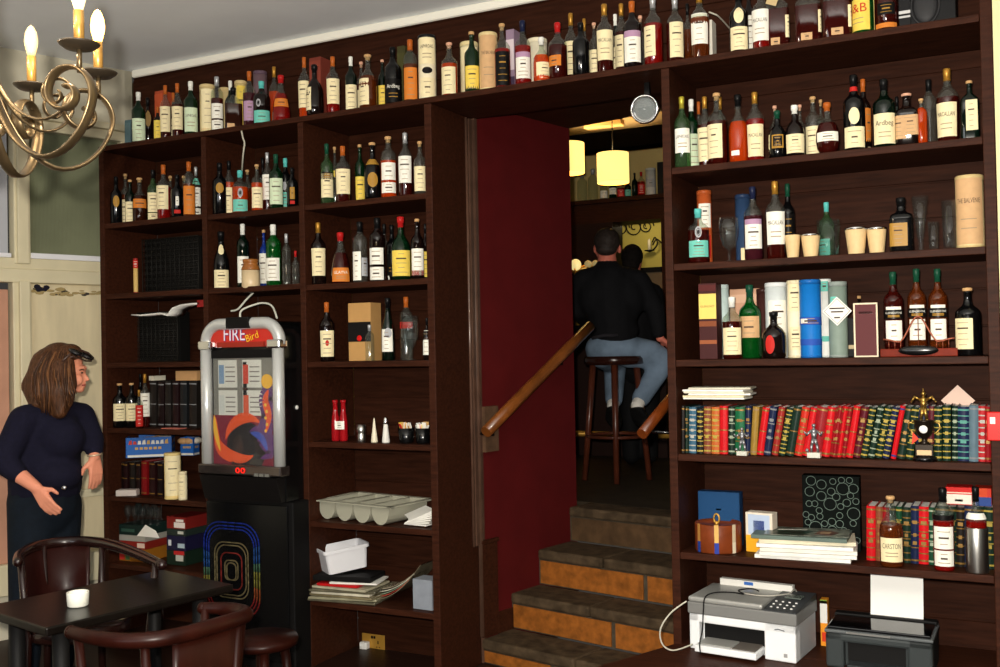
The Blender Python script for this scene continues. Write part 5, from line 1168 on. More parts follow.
for i in range(5):
    b=M(); n=8; vs=[]
    for j in range(n+1):
        q=j/n; xx=-.16+.3*q; zz=.006+.012*i+.2*q*q*(1-.06*i)
        for yy in (-.1+.008*i,.1): vs+=[(xx,yy,zz),(xx,yy,zz+.004)]
    fs=[]
    for j in range(n): 
        a=4*j; fs+=[(a,a+4,a+6,a+2),(a+1,a+3,a+7,a+5),(a,a+1,a+5,a+4),(a+2,a+6,a+7,a+3)]
    fs+=[(0,2,3,1),(4*n,4*n+1,4*n+3,4*n+2)]
    b.add(vs,fs); b.obj('magazine_cover',mat('glossy_%d'%i,[(120,110,90),(170,60,50),(110,130,110),(200,196,180),(150,140,120)][i],.15,noise=.4,nscale=10),t)
P=at_y(374,642,D); t=thing('wall_socket','brass double wall socket with one white plug low in the third bay','socket',(P.x,D-.001,P.z))
M().box((-.075,-.008,-.045),(.075,0,.045)).obj('face_plate',BRASS,t,bevel=.003)
M().box((-.068,-.045,-.035),(-.02,-.008,.005)).obj('white_plug',WHITE,t,bevel=.006)
so=M(); so.box((.03,-.0095,-.005),(.036,-.008,.012)); so.box((.02,-.0095,-.025),(.028,-.008,-.021)); so.box((.038,-.0095,-.025),(.046,-.008,-.021)); so.box((-.012,-.0095,.022),(.0,-.008,.036)); so.box((.004,-.0095,.022),(.016,-.008,.036)); so.obj('socket_holes',BLACKM,t)
# ============================================================ chandelier
def spiral(c0,c1,r0,r1,a0,a1,n=22): return [(c0+(r0+(r1-r0)*i/n)*math.cos(a0+(a1-a0)*i/n),c1+(r0+(r1-r0)*i/n)*math.sin(a0+(a1-a0)*i/n)) for i in range(n+1)]
def chandelier():
    A=at_d(85,43,2.17); Bq=at_d(101,73,2.39); Cq=at_d(40,86,2.5); z=(A.z+Bq.z+Cq.z)/3
    C0=CAM+fw*2.227+rt*(-1.139); C0.z=z
    a0=math.atan2(A.y-C0.y,A.x-C0.x)
    t=thing('chandelier','brass scroll arm chandelier with candle bulbs hanging at upper left','chandelier',C0)
    met=mat('antique_brass',(98,82,58),.35,metal=.8,noise=.3,nscale=12); dk=mat('dark_bronze_saucer',(52,44,34),.45,metal=.5)
    M().tube([(0,0,-.16),(0,0,CZ-z-.03)],.011,10).obj('centre_rod',met,t); M().lathe([(.001,-.2),(.025,-.18),(.035,-.15),(.03,-.12),(.018,-.1),(.02,.06),(.03,.09),(.012,.12)],n=20).obj('hub',met,t)
    M().lathe([(.06,CZ-z-.03),(.05,CZ-z-.01),(.05,CZ-z)],n=20).obj('ceiling_rose',met,t)
    M().lathe([(.014,-.18),(.024,-.2),(.018,-.22),(.001,-.235)],n=14).obj('finial',met,t)
    def smooth(P,k=5):
        Q=[]
        for i in range(len(P)-1):
            p0=P[max(i-1,0)];p1=P[i];p2=P[i+1];p3=P[min(i+2,len(P)-1)]
            for j in range(k): s=j/k; Q.append(.5*((2*p1)+(p2-p0)*s+(2*p0-5*p1+4*p2-p3)*s*s+(3*p1-p0-3*p2+p3)*s**3))
        return Q+[P[-1]]
    for i in range(7):
        a=a0+2*PI/7*i; ca,sa=math.cos(a),math.sin(a)
        path=[(.02,.06),(.03,-.02),(.055,-.11),(.1,-.19),(.16,-.232),(.215,-.225),(.262,-.185),(.29,-.13)]+spiral(.228,-.1,.064,.012,.1,.1+2.5*PI,16)
        P=smooth([V3((r*ca,r*sa,zz)) for r,zz in path],3)
        arm=M().tube(P,.0145,10,flat=(-sa,ca,0)).obj('scroll_arm',met,t)
        path2=[(.03,.02),(.045,-.05),(.085,-.115),(.14,-.145),(.19,-.13)]+spiral(.178,-.09,.04,.01,.0,2.2*PI,14)
        M().tube(smooth([V3((r*math.cos(a+.2),r*math.sin(a+.2),zz)) for r,zz in path2],3),.009,8,flat=(-sa,ca,0)).obj('inner_scroll',met,arm)
        c=(.262*ca,.262*sa,0)
        M().tube([(c[0],c[1],-.06),(c[0],c[1],.0)],.0055,8).obj('candle_stem',met,arm)
        M().lathe([(.006,-.012),(.03,-.009),(.041,-.001),(.043,.002),(.03,-.003),(.004,-.005)],c,22).obj('drip_saucer',dk,arm)
        M().lathe([(.0105,-.004),(.011,.072),(.0095,.073)],c,14).obj('candle_sleeve',mat('brass_sleeve',(176,132,66),.35,metal=.6),arm)
        lit=i not in(0,2)
        bm=mat('bulb_lit',(255,190,84),.3,emit=14) if lit else (mat('bulb_warm',(255,220,160),.3,emit=1.4) if i==0 else mat('bulb_dim',(196,176,128),.25,emit=.05))
        M().lathe([(.008,.072),(.011,.082),(.0155,.1),(.016,.112),(.0135,.13),(.008,.143),(.001,.15)],c,18).obj('candle_bulb',bm,arm)
        if lit or i==0:
            l=bpy.data.lights.new('bulb_light','POINT'); l.energy=5.5 if lit else 2; l.color=(1,.84,.62); l.shadow_soft_size=.02
            o=bpy.data.objects.new('bulb_light',l); COL.objects.link(o); o.location=C0+V3((c[0]*1.0,c[1]*1.0,.19))
chandelier()
VR0=V3((rt.x,rt.y,0)).normalized()
# ============================================================ table, chairs, stool
def table():
    N=at_z(46,628,.72); N.z=0; d1=V3((math.cos(math.radians(78.5)),math.sin(math.radians(78.5)),0)); d2=V3((-d1.y,d1.x,0)); Wd=.78; L=.5; a=math.radians(78.5)
    t=thing('pub_table','dark wooden pub table with round black legs in the left foreground','table',(N+d1*Wd/2+d2*L/2),a)
    M().box((-Wd/2,-L/2,.688),(Wd/2,L/2,.72)).obj('tabletop',WOODT,t,bevel=.006)
    M().box((-Wd/2+.1,-.03,.64),(Wd/2-.1,.03,.687)).obj('stretcher',WOODT,t)
    for sx in(-1,1):
        for sy in(-1,1): M().lathe([(.026,0),(.03,.02),(.022,.05),(.027,.4),(.03,.687)],(sx*(Wd/2-.1),sy*(L/2-.09),0),14).obj('leg',BLACKM,t)
    return t
table()
p=at_z(78,606,.72); t=tag(M().lathe([(.034,0),(.038,.004),(.04,.05),(.039,.053),(.034,.052),(.032,.012),(.001,.01)],n=24).obj('ramekin',mat('white_glaze',(236,236,224),.25),loc=(p.x,p.y,.7208)),'small white ceramic ramekin on the dark pub table','ramekin')
def tubchair(pts,zr,label,panel,wood,lean=0):
    P=[at_z(u,v,zr) for u,v in pts]; c=sum(P,V3())/len(P)
    # resample with catmull
    Q=[]
    for i in range(len(P)-1):
        p0=P[max(i-1,0)];p1=P[i];p2=P[i+1];p3=P[min(i+2,len(P)-1)]
        for k in range(6):
            s=k/6; Q.append(.5*((2*p1)+(p2-p0)*s+(2*p0-5*p1+4*p2-p3)*s*s+(3*p1-p0-3*p2+p3)*s**3))
    Q.append(P[-1])
    t=thing('tub_chair',label,'chair',(c.x,c.y,0)); o=V3((c.x,c.y,0)); L=[q-o for q in Q]; n=len(L)
    r=M(); k=8
    r.tube(L,[.02+.006*math.sin(PI*i/(n-1)) for i in range(n)],10); r.ball(L[0],.021); r.ball(L[-1],.021); r.obj('bow_rail',wood,t)
    i0,i1=int(n*panel[0]),int(n*panel[1])
    b=M(); sub=L[i0:i1]; m=len(sub); vs=[]
    for q in sub:
        d=V3((q.x,q.y,0)).normalized()
        for zz,ins in((zr-.02,.0),(zr-.2,.02),(.47,.05)): vs.append((q.x-d.x*ins,q.y-d.y*ins,zz))
        for zz,ins in((zr-.02,.02),(zr-.2,.045),(.47,.075)): vs.append((q.x-d.x*ins,q.y-d.y*ins,zz))
    fs=[]
    for i in range(m-1):
        a=6*i;e=6*(i+1)
        for j in range(2): fs+=[(a+j,e+j,e+j+1,a+j+1),(a+3+j,a+4+j,e+4+j,e+3+j)]
        fs+=[(a,a+3,e+3,e),(a+2,e+2,e+5,a+5)]
    fs+=[(0,1,4,3),(1,2,5,4),(6*m-6,6*m-3,6*m-2,6*m-5),(6*m-5,6*m-2,6*m-1,6*m-4)]
    b.add(vs,fs,0,True); b.obj('curved_back',panel[2],t)
    R=.22; M().lathe([(R*.96,.42),(R,.43),(R,.46),(R*.9,.475),(.001,.48)],n=28).obj('seat',wood,t)
    for q in (L[1],L[-2],L[int(n*.33)],L[int(n*.66)]):
        d=V3((q.x,q.y,0)); M().tube([d*.96+V3((0,0,zr)),d*.86+V3((0,0,.44)),d*.92],[.014,.018,.014],10).obj('leg',wood,t)
    return t
tubchair([(18,562),(20,555),(34,547),(60,542.5),(86,541.5),(112,545),(138,554),(162,565)],.78,'dark bow backed tub chair on the far side of the pub table',(.08,.62,mat('dark_red_brown_panel',(40,14,11),.35,coat=.1)),mat('chair_dark_wood',(30,12,9),.25,coat=.25,noise=.25,nscale=9))
tubchair([(71,632),(95,638),(130,641),(172,637),(218,625),(246,615),(232,609),(203,608)],.78,'red brown bow backed tub chair in the nearest foreground',(.42,.8,REDW),REDW)
def lowstool():
    c=at_z(262,636,.47); t=thing('low_stool','low round brown stool before the jukebox stand','stool',(c.x,c.y,0))
    M().lathe([(.12,.43),(.145,.435),(.15,.455),(.145,.468),(.001,.47)],n=28).obj('seat',REDW,t)
    for i in range(4): a=PI/4+PI/2*i; M().tube([(.09*math.cos(a),.09*math.sin(a),.435),(.13*math.cos(a),.13*math.sin(a),0)],[.02,.016],10).obj('leg',REDW,t)
lowstool()
# ============================================================ doorway fittings
P=at_y(645,109,.16); t=thing('headlamp','round chrome lamp fixed under the top shelf at the doorway','lamp',P)
R=14*depth(P)/F; d=(CAM-P).normalized(); d=V3((d.x*.8-.22,d.y,d.z*.9+.05)).normalized(); T=d.to_track_quat('Z','Y').to_matrix().to_4x4()
M().lathe([(.001,-.075),(R*.5,-.07),(R*.85,-.035),(R*.98,0)],n=28,T=T).obj('lamp_housing',BLACK,t)
M().lathe([(R,-.012),(R*1.06,0),(R,.014),(R*.88,.012),(R*.86,0)],n=32,T=T).obj('chrome_ring',CHROME,t)
M().lathe([(R*.88,.006),(R*.6,-.02),(R*.25,-.04),(.001,-.045)],n=28,T=T).obj('reflector',mat('mirror_reflector',(120,122,122),.5,metal=.9),t)
M().lathe([(R*.2,-.03),(R*.2,-.005),(R*.12,.004),(.001,.006)],n=14,T=T).obj('lamp_bulb',mat('bulb_glass_pale',(230,230,220),.2),t)
M().lathe([(R*.88,.006),(R*.6,.018),(.001,.024)],n=28,T=T).obj('lens',glassmat('lens_glass',(220,226,226),.03,(245,248,248),.03),t)
M().box((-.012,.03,R*.5),(.012,.05,2.866-P.z)).obj('bracket',BLACK,t)
PINE=mat('polished_pine_pole',(112,62,24),.3,coat=.4,noise=.35,nscale=7)
a_=redpt(486,432,.1); b_=redpt(590,326,.1)
t=thing('handrail','round polished wooden handrail on the red passage wall','handrail',a_)
pole=M().tube([V3((0,0,0))+(b_-a_)*q for q in (0,.25,.5,.75,1)],[.031,.033,.032,.033,.031],14); pole.obj('pole',PINE,t)
for q in (.06,.7): 
    c=(b_-a_)*q; M().tube([c,c+V3((0,0,-.05)),c-wn*.1+V3((0,0,-.05))],.008,8).obj('bracket',BLACK,t)
wb=redpt(487,425,.0); M().box((0,-.05,-.14),(.03,.06,.1),T=Matrix.Translation(wb-a_)@Matrix.Rotation(PHI,4,'Z')).obj('wall_block',mat('grey_wood_block',(84,62,46),.6,noise=.3),t)
rwp=lambda u,v,n: (lambda q:q)(redpt(u,v,n))
a_=redpt(642,434,1.08); b_=redpt(676,392,1.08)
t=thing('handrail','second wooden handrail half hidden by the right bookcase','handrail',a_)
M().tube([V3(),(b_-a_)*.5,(b_-a_)*1.3],[.026,.026,.026],14).obj('pole',mat('orange_pine_pole',(100,46,14),.3,coat=.4,noise=.3,nscale=7),t)
M().tube([(b_-a_)*.3,(b_-a_)*.3+V3((0,0,-.05)),(b_-a_)*.3+wn*.1+V3((0,0,-.05))],.008,8).obj('bracket',BLACK,t)
# ============================================================ the far bar room
UF=.7145; FY=5.3; FCZ=3.672
UPW=mat('ochre_plaster',(200,176,116),.85,noise=.08,nscale=4)
struct(M().box((-8,5.75,.6),(-.5,5.9,3.75)).obj('wall_far',UPW)) if False else None
struct(M().box((-9,6.9,.6),(.5,7.0,FCZ)).obj('wall_far',YELW))  # stands in for the yellow wall reflected in the back bar mirror
struct(M().box((-9,5.73,z_of(205,-3.8,5.7)),(.5,5.8,FCZ)).obj('wall_far_upper',UPW))
struct(M().box((-9,1.45,FCZ),(.5,7,FCZ+.1)).obj('ceiling_far',mat('cream_far_ceiling',(150,128,92),.8)))
q=at_d(616,149,9.6); struct(M().box((-5.2,q.y-.05,q.z),(-1.2,q.y+.15,FCZ)).obj('beam',mat('black_beam',(7,6,5),.9,spec=0))) 
q=at_d(604,126,9.2); t=thing('ceiling_light','long shallow fitting on the far room ceiling','light fitting',(q.x,q.y,FCZ)); M().box((-.18,-.05,-.05),(.18,.05,-.001)).obj('fitting_body',mat('fitting_tan',(196,160,104),.5),t,bevel=.01)
sh=z_of(198,x_of(613,FY,3.2),FY)
xl=x_of(577,FY,3); xr=x_of(668,FY,3)
t=thing('back_bar','dark wooden back bar with bottle shelf and framed opening beyond the steps','bar',((xl+xr)/2,FY,UF)); o=-V3(t.location)
zf=z_of(221,(xl+xr)/2,FY); zl=z_of(269,(xl+xr)/2,FY)
TB=Matrix.Translation(o)
M().box((xl-1.2,FY-.02,sh-.04),(xr+.4,FY+.41,sh),T=TB).obj('bottle_shelf',WOOD,t)
M().box((xl-1.2,FY+.04,zf),(xr+.4,FY+.36,sh-.04),T=TB).obj('fascia',WOOD,t)
x1=x_of(612,FY,2.8)
M().box((xl-1.2,FY+.02,UF),(x1,FY+.3,zf),T=TB).obj('dark_cupboard',mat('bar_dark_wood',(34,17,12),.5),t)
M().box((x_of(661,FY,2.8),FY+.0,UF),(xr+.1,FY+.3,zf),T=TB).obj('post',WOOD,t)
M().box((x1,FY+.0,UF),(x_of(661,FY,2.8),FY+.36,zl-.05),T=TB).obj('lower_counter',mat('bar_grey_beige',(120,104,80),.6),t)
M().box((x1,FY-.02,zl-.05),(x_of(661,FY,2.8),FY+.36,zl),T=TB).obj('counter_lip',BLACKM,t)
GB='bottles on the far back bar'
def far(u,top,w,shp,gl,cap,lab,lk,**k): bottle(None,'',GB,u,top,w,FY+k.pop('dy',.1),shp,gl,cap,lab,lk+' on the far back bar shelf',base=sh,name=k.pop('name','bar_bottle'),**k)
far(582.5,173,10,'tall','cl','sv','','left glass soda siphon',name='soda_siphon',fill=.05); far(593.3,169,10,'tall','cl','sv','','right glass soda siphon',name='soda_siphon',fill=.05)
far(604,182,8,'tall','cl','sv','w.1-.5','clear bottle right of the siphons',fill=.1); far(613,181,8,'tall','gn','wh','w.25-.6','green based bottle with white label under the pendant lamp')
far(621,181,7.5,'tall','ru','rd','r.1-.5','shorter red bottle'); far(628,180,6.5,'std','dg','bk','t.1-.45','dark bottle with teal label'); far(635,173,6,'std','dg','bk','','tall plain dark green bottle'); far(641.5,172,7.5,'std','ru','rd','r.1-.5','taller red bottle')
tubebox('T','on the far back bar shelf',None,651,168.5,10,FY+.1,(200,200,196),(190,190,186),'s.3-.6^60','white and grey patterned tin',base=sh)
loosebox(661,FY+.08,sh and 191,162,7,.12,(22,22,24),[],'black carton at the right end of the far back bar shelf',sh)
# siphon heads
# pendants
def pendant(u,v0,v1,Z,w,lk):
    c=at_d(u,(v0+v1)/2,Z); h=(v1-v0)*Z/F; R=w/2*Z/F
    t=thing('pendant_lamp',lk,'lamp',c)
    M().lathe([(R,-h/2),(R,h/2),(R*.97,h/2),(R*.97,-h/2)],n=32).obj('drum_shade',mat('glowing_shade',(255,220,128),.8,emit=1.35),t)
    sp=M()
    for i in range(3): sp.tube([(0,0,h/2-.01),(R*.97*math.cos(2.09*i),R*.97*math.sin(2.09*i),h/2-.01)],.004,6)
    sp.obj('shade_carrier',BRASS,t)
    M().tube([(0,0,h/2),(0,0,FCZ-c.z)],.005,6).obj('cord',BLACKM,t)
    l=bpy.data.lights.new('pendant_light','POINT'); l.energy=34; l.color=(1,.78,.46); l.shadow_soft_size=.05; ob=bpy.data.objects.new('pendant_light',l); COL.objects.link(ob); ob.location=c
pendant(613,153.5,183,9,32,'glowing drum shade pendant hanging fully visible before the back bar'); pendant(568.5,143.5,173.5,9,32,'glowing drum shade pendant half hidden by the red wall')
l=bpy.data.lights.new('mustard_wall_fill','POINT'); l.energy=8; l.color=(1,.85,.6); l.shadow_soft_size=.08; ob=bpy.data.objects.new('mustard_wall_fill',l); COL.objects.link(ob); ob.location=(x_of(640,6.2,3.0),6.3,3.0)  # added point light that brightens the mustard wall, no lamp belongs to it
# sconce on the yellow wall, modelled in place of its mirror reflection
c=at_y(655,252,6.88); t=thing('wall_sconce','black curly candle sconce on the mustard wall','sconce',c)
k=depth(c)/F
cur=M(); cur.tube(smooth_path([(-2*k,-.02,10*k),(2*k,-.06,14*k),(5*k,-.08,8*k),(2*k,-.08,3*k),(-4*k,-.06,0)]),.008,8); cur.tube(smooth_path([(8*k,-.02,8*k),(4*k,-.07,12*k),(0,-.08,6*k)]),.008,8); cur.obj('scroll_arm',BLACKM,t)
M().lathe([(.01,0),(.055,.012),(.06,.02),(.01,.018)],(-4*k,-.06,0),16).obj('drip_saucer',BLACKM,t); M().lathe([(.018,.018),(.018,.13),(.004,.15)],(-4*k,-.06,0),12).obj('candle',mat('candle_cream',(226,214,180),.6),t)
c=at_y(628,226,6.7); t=thing('wall_scroll','black wrought iron scroll high on the mustard wall','ornament',(c.x,6.88,c.z))
s_=M()
for i,(cx,r) in enumerate(((-.14,.1),(.02,.13),(.16,.09))): s_.tube([(cx+q[0],-.01,q[1]) for q in spiral(0,0,r,.02,0,3.6*PI,30)],.0065,6)
s_.obj('iron_scroll',BLACKM,t)
# bar counter with taps
Zb=8.9; cL=at_d(560,345,Zb); 
t=thing('bar_counter','dark bar counter behind the seated man','bar',(cL.x,cL.y,UF)); hB=1.12
M().box((-1.6,0,0),(.95,.5,hB-.04)).obj('counter_front',mat('bar_dark_wood',(34,17,12),.5),t); M().box((-1.65,-.06,hB-.04),(1.0,.55,hB)).obj('counter_top',WOODT,t,bevel=.006)
M().tube([(-1.6,-.16,.2),(1.2,-.16,.2)],.024,12).obj('foot_rail',BRASS,t)
for i in range(3): M().tube([(-.6+i*.75,-.16,.2),(-.6+i*.75,0.0,.16)],.01,8).obj('rail_bracket',BRASS,t)
c=at_d(576.5,265,Zb+.2); zt_=c.z; t=thing('beer_font','row of brass beer taps with round lit badges on the bar counter','beer tap',(c.x,c.y+.02,UF+hB)); 
M().tube([(0,0,0),(0,0,zt_-UF-hB-.08)],.03,12).obj('font_column',BRASS,t); M().tube([(-.25,0,zt_-UF-hB-.06),(.2,0,zt_-UF-hB-.02)],.03,12).obj('cross_bar',BRASS,t)
for dx,r in ((0,.05),(.12,.032),(.19,.03),(-.13,.035)):
    M().lathe([(r,0),(r*1.05,.01),(r*.9,.03),(.001,.032)],n=20,T=Matrix.Translation((dx,-.03,zt_-UF-hB))@Matrix.Rotation(PI/2,4,'X')).obj('tap_badge',mat('badge_cream',(250,226,150),.3,emit=.8) if r>.04 else mat('badge_dull',(200,180,120),.3,emit=.25),t)
    M().tube([(dx,-.05,zt_-UF-hB-.02),(dx,-.07,zt_-UF-hB-.14)],.01,8).obj('tap_spout',BRASS,t)
def barstool(u,v,lk,seat_r=.21,hgt=.865,dz=0):
    c=at_z(u,v,UF); t=thing('bar_stool',lk,'stool',(c.x,c.y,UF+.0008)); w=mat('stool_wood',(80,38,24),.3,coat=.3,noise=.25,nscale=9)
    M().lathe([(seat_r*.9,hgt-.06),(seat_r,hgt-.055),(seat_r*1.02,hgt-.02),(seat_r*.97,hgt),(.001,hgt)],n=32).obj('seat',mat('stool_seat_dark',(44,20,14),.2,coat=.4),t)
    for i in range(4):
        a=math.radians(20+90*i); M().tube([(.15*math.cos(a),.15*math.sin(a),hgt-.05),(.225*math.cos(a),.225*math.sin(a),0)],[.024,.02],10).obj('leg',w,t)
    M().tube([(.2*math.cos(2*PI*i/28),.2*math.sin(2*PI*i/28),.31) for i in range(28)],.012,8,closed=True).obj('foot_ring',w,t)
    return t
stool=barstool(617,480,'tall dark wooden bar stool the man sits on')
# ============================================================ people
def union(name,prims,m,parent,vox=.012,it=6,origin=V3()):
    b=M()
    for p in prims:
        if p[0]=='c': b.cone(V3(p[1])-origin,p[2],V3(p[3])-origin,p[4],0,14)
        else: b.ball(V3(p[1])-origin,p[2],0,18,T=p[3] if len(p)>3 else None)
    o=b.obj(name,m,parent)
    r=o.modifiers.new('fuse','REMESH'); r.mode='VOXEL'; r.voxel_size=vox; r.use_smooth_shade=True
    s=o.modifiers.new('soften','SMOOTH'); s.factor=.5; s.iterations=it
    return o
def chain(pts,rs): return [('c',a,r0,b,r1) for a,b,r0,r1 in zip(pts,pts[1:],rs,rs[1:])]
def hand(wr,d,n,side,s=1,curl=.5):
    """wr wrist, d direction of fingers, n palm facing normal, side = direction of thumb"""
    d=V3(d).normalized(); n=(V3(n)-d*V3(n).dot(d)).normalized(); sd=d.cross(n); 
    if sd.dot(V3(side))<0: sd=-sd
    P=[]
    for i,(o,L) in enumerate(((.028,.072),(.009,.08),(-.010,.075),(-.028,.058))):
        k=wr+(d*.088+sd*o)*s; P.append(('c',wr+(d*.01+sd*o*.5)*s,.017*s,k,.0125*s))
        b1=(d*math.cos(curl*.5)+n*math.sin(curl*.5)+sd*o*1.5).normalized(); m1=k+b1*L*.5*s; b2=(d*math.cos(curl*1.5)+n*math.sin(curl*1.5)).normalized(); m2=m1+b2*L*.5*s
        P+=[('c',k,.0105*s,m1,.009*s),('c',m1,.009*s,m2,.0075*s)]
    k=wr+(d*.03+sd*.028)*s; m1=k+(d*.55+sd*.65+n*.3).normalized()*.04*s; m2=m1+(d*.9+sd*.15+n*.35).normalized()*.032*s
    P+=[('c',wr+(d*.012+sd*.01)*s,.016*s,k,.014*s),('c',k,.0135*s,m1,.011*s),('c',m1,.011*s,m2,.0085*s)]
    return P
SKIN=mat('skin',(214,140,112),.5,noise=.06,nscale=12); SKINP=mat('skin_pink',(206,116,96),.5,noise=.06,nscale=12)
NAVY=mat('navy_wool',(17,16,33),.9,noise=.2,nscale=60,bump=.15); JEAN_D=mat('dark_jeans',(12,20,29),.85,noise=.2,nscale=40); JEAN=mat('faded_jeans',(112,130,150),.85,noise=.25,nscale=9,bump=.1)
JACK=mat('black_jacket',(15,15,18),.85,noise=.2,nscale=20); HAIRB=mat('brown_hair',(74,46,28),.4,noise=.55,nscale=14,stretch=(9,9,1),bump=.7); HAIRD=mat('dark_grey_hair',(44,36,32),.6,noise=.4,nscale=50,bump=.4)
VR=V3((rt.x,rt.y,0)).normalized(); VF=V3((fw.x,fw.y,0)).normalized()
HB=Matrix((( VR.x,VF.x,0,0),(VR.y,VF.y,0,0),(0,0,1,0),(0,0,0,1)))   # local axes: right, away, up
def woman():
    Z=5.1; W=lambda u,v,b=0: at_d(u,v,Z+b)
    base=W(46,500); base.z=0; t=thing('person','woman with long brown hair, navy sweater and dark jeans standing by the window wall','person',base); O=base
    fl=lambda u,b=0: V3((W(u,690,b).x,W(u,690,b).y,0))
    tilt=HB@Matrix.Rotation(.18,4,'Y')
    an_r,an_l=fl(24,-.1),fl(60,.08)
    body=[('e',W(63,364),(.096,.076,.092),HB),('e',W(73,377),(.062,.058,.082),tilt),('c',W(83,372.5),.008,W(87.5,379.5),.0105),('e',W(79.5,389),(.024,.022,.02),HB),('e',W(84,384.3),(.011,.02,.008),HB),('e',W(83.5,386.6),(.010,.018,.006),HB),
      ('e',W(82,368),(.02,.045,.014),HB),('e',W(77,380,-.045),(.03,.02,.03),HB),('e',W(77,380,.045),(.03,.02,.03),HB)]
    body+=chain([W(62,388),W(56,402),W(52,415)],[.055,.056,.07])
    body+=chain([W(51,425),W(48,455),W(45,490)],[.11,.12,.14])
    body+=chain([W(52,412),W(22,421,-.12),W(3,462,-.2),W(16,472.5,-.22),W(36,487.5,-.24)],[.05,.05,.042,.04,.028])
    body+=chain([W(54,412),W(82,416,.12),W(93.5,443,.06),W(94.5,456,.0)],[.05,.048,.042,.028])
    body+=chain([W(36,502,-.06),W(28,600,-.1),an_r+V3((0,0,.08))],[.08,.055,.04]); body+=chain([W(54,502,.06),W(58,600,.06),an_l+V3((0,0,.08))],[.08,.055,.04])
    body+=chain([an_r+V3((0,0,.05)),an_r+V3((0,0,.035))+VR*.14-VF*.1],[.035,.03]); body+=chain([an_l+V3((0,0,.05)),an_l+V3((0,0,.035))+VR*.15-VF*.08],[.035,.03])
    dn=(W(47,504,-.25)-W(36,487.5,-.24))
    body+=hand(W(36,487.5,-.24),dn,VR*.3+VF*.9,V3((0,0,1))*.6+VR,1.0,.35)
    body+=hand(W(94.5,456,.0),V3((0,0,-1))+VR*.06,-VR*.2+VF*.3-VR*.3,-VF*.9-VR*.5,1.0,.3)
    union('body',body,SKIN,t,.0055,4,O)
    sw=chain([W(55,408),W(50,424),W(48,452),W(45,484)],[.075,.135,.155,.175])+chain([W(50,416),W(24,420,-.12),W(3,461,-.2),W(17,473,-.22)],[.08,.074,.062,.05])+chain([W(56,415),W(81,416,.12),W(92.5,440,.07),W(94.3,450,.02)],[.08,.07,.058,.045])
    sw+=[('e',W(60,438,-.05),(.12,.11,.12),HB),('e',W(66,436,.06),(.1,.1,.11),HB),('e',W(54,474,-.05),(.14,.13,.1),HB)]
    union('sweater',sw,NAVY,t,.011,8,O)
    j=chain([W(45,484),W(43,506)],[.165,.17])+chain([W(34,505,-.05),W(27,600,-.1),an_r+V3((0,0,.1))],[.125,.085,.07])+chain([W(56,505,.05),W(59,600,.06),an_l+V3((0,0,.1))],[.125,.085,.07])
    union('jeans',j,JEAN_D,t,.012,6,O)
    sh=[('e',an_r+V3((0,0,.045))+VR*.07-VF*.05,(.13,.05,.045),HB@Matrix.Rotation(-.6,4,'Z')),('e',an_l+V3((0,0,.045))+VR*.08-VF*.04,(.13,.05,.045),HB@Matrix.Rotation(-.5,4,'Z'))]
    union('shoes',sh,BLACKM,t,.01,3,O)
    hr=[('e',W(59,362),(.106,.092,.1),HB@Matrix.Rotation(-.15,4,'Y')),('e',W(70,354.5),(.06,.075,.055),HB)]+chain([W(50,366),W(43,388),W(50,408)],[.095,.092,.075])+chain([W(60,366,-.07),W(60,392,-.1),W(60,412,-.12)],[.05,.062,.034])
    hr+=chain([W(42,370),W(34,386),W(38,400)],[.06,.06,.05])+chain([W(69,362,-.075),W(70,384,-.085),W(67,402,-.1)],[.026,.034,.03])+chain([W(60,366,.07),W(62,392,.07)],[.05,.045])
    r=random.Random(4)
    for i in range(14): 
        u=36+2.4*i; hr+=chain([W(u,384,-.09+.004*abs(i-7)),W(u+r.uniform(-2,2),404,-.1),W(u+r.uniform(-3,3),412+r.uniform(-4,5)+ (4 if 5<i<12 else 0),-.1)],[.02,.018,.006])
    ho=union('hair',hr,HAIRB,t,.0075,3,O)
    sd=M(); r=random.Random(6)
    for i in range(64):
        q=i/63; ue=31+q*43+r.uniform(-1.5,1.5); ve=394+19*math.sin(PI*min(1,q*1.05))**.8+r.uniform(-5,5); bo=r.uniform(-.006,.006)
        pts=[W(57+q*14,345.5+q*3,-.01),W(46+q*24,352+q*2,-.066+bo),W(34+q*37+r.uniform(-1,1),372,-.106-.014*math.sin(PI*q)+bo),W(33+q*40+r.uniform(-1.5,1.5),389,-.13-.016*math.sin(PI*q)+bo),W(ue+2,ve,-.13+bo)]
        P=smooth_path(pts,4); n=len(P); sd.tube([p_-O for p_ in P],[.0085*(1-.75*(k/(n-1))**3) for k in range(n)],5,i%3)
    sd.obj('hair_strands',[HAIRB,mat('brown_hair_light',(98,64,38),.4,noise=.3,nscale=20),mat('brown_hair_deep',(54,33,20),.4,noise=.3,nscale=20)],ho)
    g=M(); 
    for u,v,b in ((76,352.5,-.05),(86.5,356,.035)): g.ball(W(u,v,b)-O,(.04,.034,.014),0,14,T=HB@Matrix.Rotation(.5,4,'Y'))
    g.obj('sunglass_lenses',mat('dark_lens',(14,13,14),.08,coat=.5),t)
    f2=M(); f2.tube([W(93,358,.06)-O,W(88,353,.03)-O,W(80,350,-.01)-O,W(72,352,-.06)-O,W(66,358,-.1)-O,W(60,364,-.1)-O],.006,8); f2.tube([W(93,358,.06)-O,W(91,361,.06)-O,W(86,361,.03)-O,W(76,357,-.06)-O,W(70,357,-.09)-O],.0045,8); f2.obj('sunglass_frame',mat('tortoise_frame',(64,44,36),.2,coat=.4),t)
    e=M(); e.ball(W(82,372.8,-.038)-O,(.006,.008,.0045),0,10,T=HB); e.obj('eye',mat('eye_dark',(30,22,20),.2),t)
